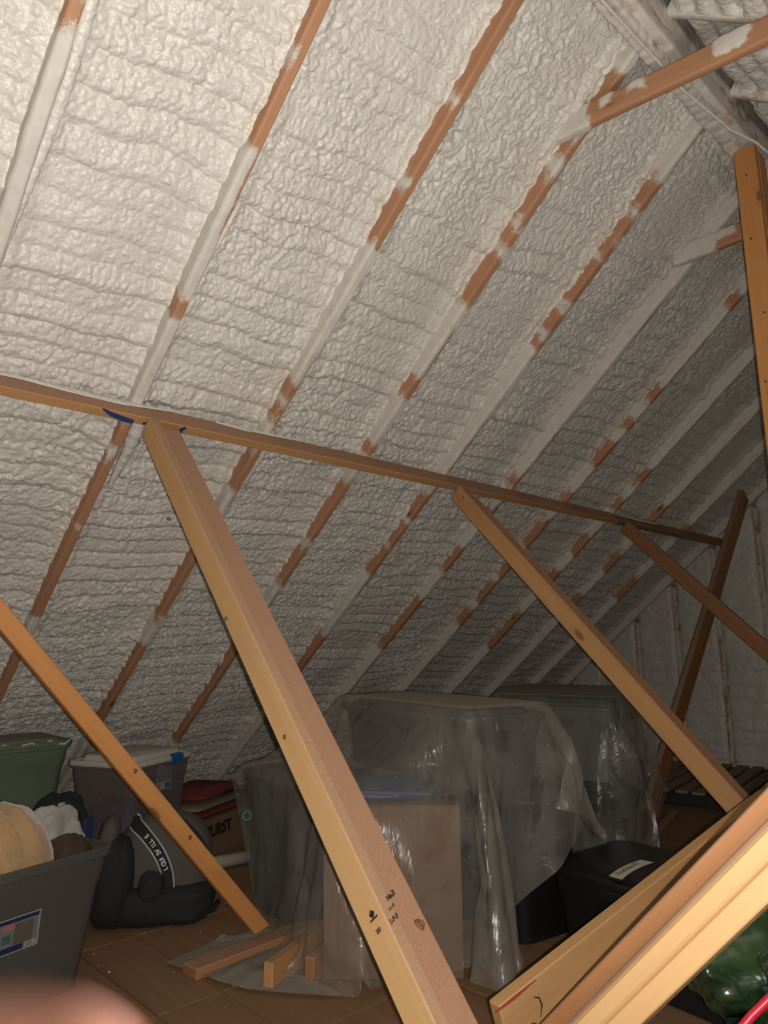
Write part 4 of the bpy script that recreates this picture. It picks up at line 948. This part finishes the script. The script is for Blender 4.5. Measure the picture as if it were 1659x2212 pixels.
# ------------------------------------------------------------------ plastic sheets, settled over the boxes by a short cloth simulation
def up2(P):                                 # smooth upsampling by two (cubic midpoints)
    for ax in (0, 1):
        P = np.moveaxis(P, ax, 0); n = P.shape[0]; E_ = np.concatenate([2*P[:1]-P[1:2], P, 2*P[-1:]-P[-2:-1]], 0)
        mid = (-E_[:-3]+9*E_[1:-2]+9*E_[2:-1]-E_[3:])/16
        Q = np.empty((2*n-1,)+P.shape[1:]); Q[::2] = P; Q[1::2] = mid; P = np.moveaxis(Q, 0, ax)
    return P
def drape(boxes, c, W, D, rot, z, nx, ny, frames):
    """let a W x D film fall on plain stand-in boxes (removed afterwards); returns (ny, nx, 3) world points"""
    scol = bpy.data.scenes.new('drape_work'); tmp = []
    for (cx, cy, r, w, d, z0, z1) in boxes + [(2.5, 2.5, 0, 9, 9, -.3, 0)]:
        bm = bmesh.new(); box_bm(bm, w, d, z1-z0, bev=.02, seg=2); bmesh.ops.triangulate(bm, faces=bm.faces); me = bm_mesh(bm, 'drape_box')
        o = bpy.data.objects.new('drape_box', me); scol.collection.objects.link(o)
        o.matrix_world = Matrix.Translation((cx, cy, (z0+z1)/2)) @ Matrix.Rotation(r, 4, 'Z')
        o.modifiers.new('c', 'COLLISION'); o.collision.thickness_outer = .008; o.collision.cloth_friction = 12; tmp.append(o)
    u = np.linspace(-.5, .5, nx)*W; v = np.linspace(-.5, .5, ny)*D; UU, VV = np.meshgrid(u, v)
    P = np.stack([UU, VV, .012*np.sin(UU*9+VV*4)+.01*np.sin(VV*13-UU*3)+.003*vnoise(UU*30, VV*30, 4)], -1)
    me = gridmesh('drape_film', P); o = bpy.data.objects.new('drape_film', me); scol.collection.objects.link(o); tmp.append(o)
    o.matrix_world = Matrix.Translation((c[0], c[1], z)) @ Matrix.Rotation(rot, 4, 'Z')
    m_ = o.modifiers.new('cloth', 'CLOTH'); s = m_.settings; s.quality = 7; s.mass = .12; s.tension_stiffness = 25; s.compression_stiffness = 12
    s.shear_stiffness = 8; s.bending_stiffness = .03; s.tension_damping = 6; s.air_damping = 2.0; s.bending_model = 'ANGULAR'
    cs = m_.collision_settings; cs.distance_min = .006; cs.collision_quality = 3; cs.use_self_collision = False; cs.friction = 8
    m_.point_cache.frame_start = 1; m_.point_cache.frame_end = frames
    scol.frame_start = 1; scol.frame_end = frames; vl = scol.view_layers[0]
    dg = vl.depsgraph
    for f in range(1, frames+1):
        scol.frame_set(f)
    dg = vl.depsgraph; e = o.evaluated_get(dg).data
    co = np.zeros(len(e.vertices)*3, np.float32); e.vertices.foreach_get('co', co); co = co.reshape(-1, 3).astype(float)
    Mw = np.array(o.matrix_world); co = co @ Mw[:3, :3].T + Mw[:3, 3]
    for t in tmp: bpy.data.objects.remove(t)
    bpy.data.scenes.remove(scol)
    P = co.reshape(ny, nx, 3)
    for _ in range(2):                      # take the solver's jitter out
        Q = P.copy(); Q[1:-1, 1:-1] = .5*P[1:-1, 1:-1]+.125*(P[:-2, 1:-1]+P[2:, 1:-1]+P[1:-1, :-2]+P[1:-1, 2:]); P = Q
    return P
BT = (2.60, 1.275, R_(-7), .50, .80, 0, .365)
FRONT = drape(BOXES[:4]+[BOXES[4], BT], rq(.10, 3.14), 2.1, 2.4, vr-R_(25), .94, 56, 63, 85)
REAR = drape(BOXES[4:6]+[BT, (BOXES[3][0], BOXES[3][1], BOXES[3][2], .99, .45, 0, .92)], (3.72, 2.62), 2.45, 1.95, R_(8), .875, 60, 49, 75)

PLASTIC, nt, b = mat('thin_plastic_film'); b.inputs['Specular IOR Level'].default_value = .9
tcd = mapped(nt, (1, 1, 1)); w1 = noise(nt, tcd, 4, 3, .55, 1.8); w2 = noise(nt, mapped(nt, (7, 7, 1.0)), 1.8, 3, .55, .8)
ridge = math_(nt, 'ABSOLUTE', math_(nt, 'SUBTRACT', w1, .5)); ridge2 = math_(nt, 'ABSOLUTE', math_(nt, 'SUBTRACT', w2, .5))
rr = math_(nt, 'MULTIPLY', math_(nt, 'MINIMUM', math_(nt, 'MULTIPLY', ridge, 9.0), 1.0), math_(nt, 'MINIMUM', math_(nt, 'MULTIPLY', ridge2, 7.0), 1.0))
bump(nt, b, rr, .22, .010)
lw = nt.nodes.new('ShaderNodeLayerWeight'); lw.inputs[0].default_value = .30
crease = math_(nt, 'SUBTRACT', 1.0, rr)
dustn = noise(nt, tcd, 2.6, 3, .6); dk = ramp(nt, [(.40, (0, 0, 0)), (.75, (1, 1, 1))]); nt.links.new(dustn, dk.inputs[0])
spk = nt.nodes.new('ShaderNodeTexVoronoi'); spk.inputs['Scale'].default_value = 60; nt.links.new(tcd, spk.inputs['Vector'])
sc_ = nt.nodes.new('ShaderNodeSeparateColor'); nt.links.new(spk.outputs['Color'], sc_.inputs[0])
speck = math_(nt, 'MULTIPLY', math_(nt, 'LESS_THAN', spk.outputs['Distance'], .07), math_(nt, 'GREATER_THAN', sc_.outputs[0], .90))
g = nt.nodes.new('ShaderNodeNewGeometry'); sp = nt.nodes.new('ShaderNodeSeparateXYZ'); nt.links.new(g.outputs['Normal'], sp.inputs[0])
az = math_(nt, 'ABSOLUTE', sp.outputs[2]); mr = nt.nodes.new('ShaderNodeMapRange'); mr.inputs[1].default_value = .80; mr.inputs[2].default_value = .98; nt.links.new(az, mr.inputs[0]); mr.clamp = True
dust = math_(nt, 'MULTIPLY', mr.outputs[0], .80)
a0 = math_(nt, 'ADD', .08, math_(nt, 'MULTIPLY', math_(nt, 'POWER', lw.outputs['Facing'], 2.2), .45))
a1 = math_(nt, 'ADD', a0, math_(nt, 'MULTIPLY', crease, .10)); a2 = math_(nt, 'ADD', a1, math_(nt, 'MULTIPLY', dk.outputs[0], .12))
a3 = math_(nt, 'MAXIMUM', math_(nt, 'MAXIMUM', a2, dust), speck, True)
col = mix(nt, dust, (.40, .385, .34), (.20, .175, .13)); col = mix(nt, speck, col, (.85, .84, .8)); nt.links.new(col, b.inputs['Base Color'])
rg = math_(nt, 'ADD', .24, math_(nt, 'MULTIPLY', dust, .6)); nt.links.new(rg, b.inputs['Roughness'])
tr = nt.nodes.new('ShaderNodeBsdfTransparent'); tr.inputs[0].default_value = (.96, .95, .93, 1); mx = nt.nodes.new('ShaderNodeMixShader')
nt.links.new(a3, mx.inputs[0]); nt.links.new(tr.outputs[0], mx.inputs[1]); nt.links.new(b.outputs[0], mx.inputs[2]); nt.links.new(mx.outputs[0], nt.nodes['Material Output'].inputs[0])
for pts, lab in ((FRONT, 'dusty clear plastic sheet draped over the near heap of boxes'), (REAR, 'dusty clear plastic sheet draped over the far stacked totes')):
    tag(link('plastic_sheet', gridmesh('plastic_sheet', up2(up2(pts))), PLASTIC), lab, 'plastic sheet', 'plastic dust sheets')
# little green ring caught on the left flank of the near sheet
Q = FRONT.reshape(-1, 3); tgt = np.array((1.80, 2.93, .41)); kk = int(np.argmin(((Q-tgt)**2).sum(1))); cpt = Vector(Q[kk]); out = Vector((-.70, -.68, .15)).normalized()
ax1 = out.cross(Vector((0, 0, 1))).normalized(); ax2 = out.cross(ax1)
ring = link('plastic_ring', tube_mesh('plastic_ring', [cpt+out*.010+(ax1*math.cos(t*math.pi/9)+ax2*math.sin(t*math.pi/9))*.018 for t in range(18)], .006, 8, closed=True), plain('green_ring_plastic', (.05, .16, .10), .4))
tag(ring, 'small green ring on the left side of the near plastic sheet', 'ring')
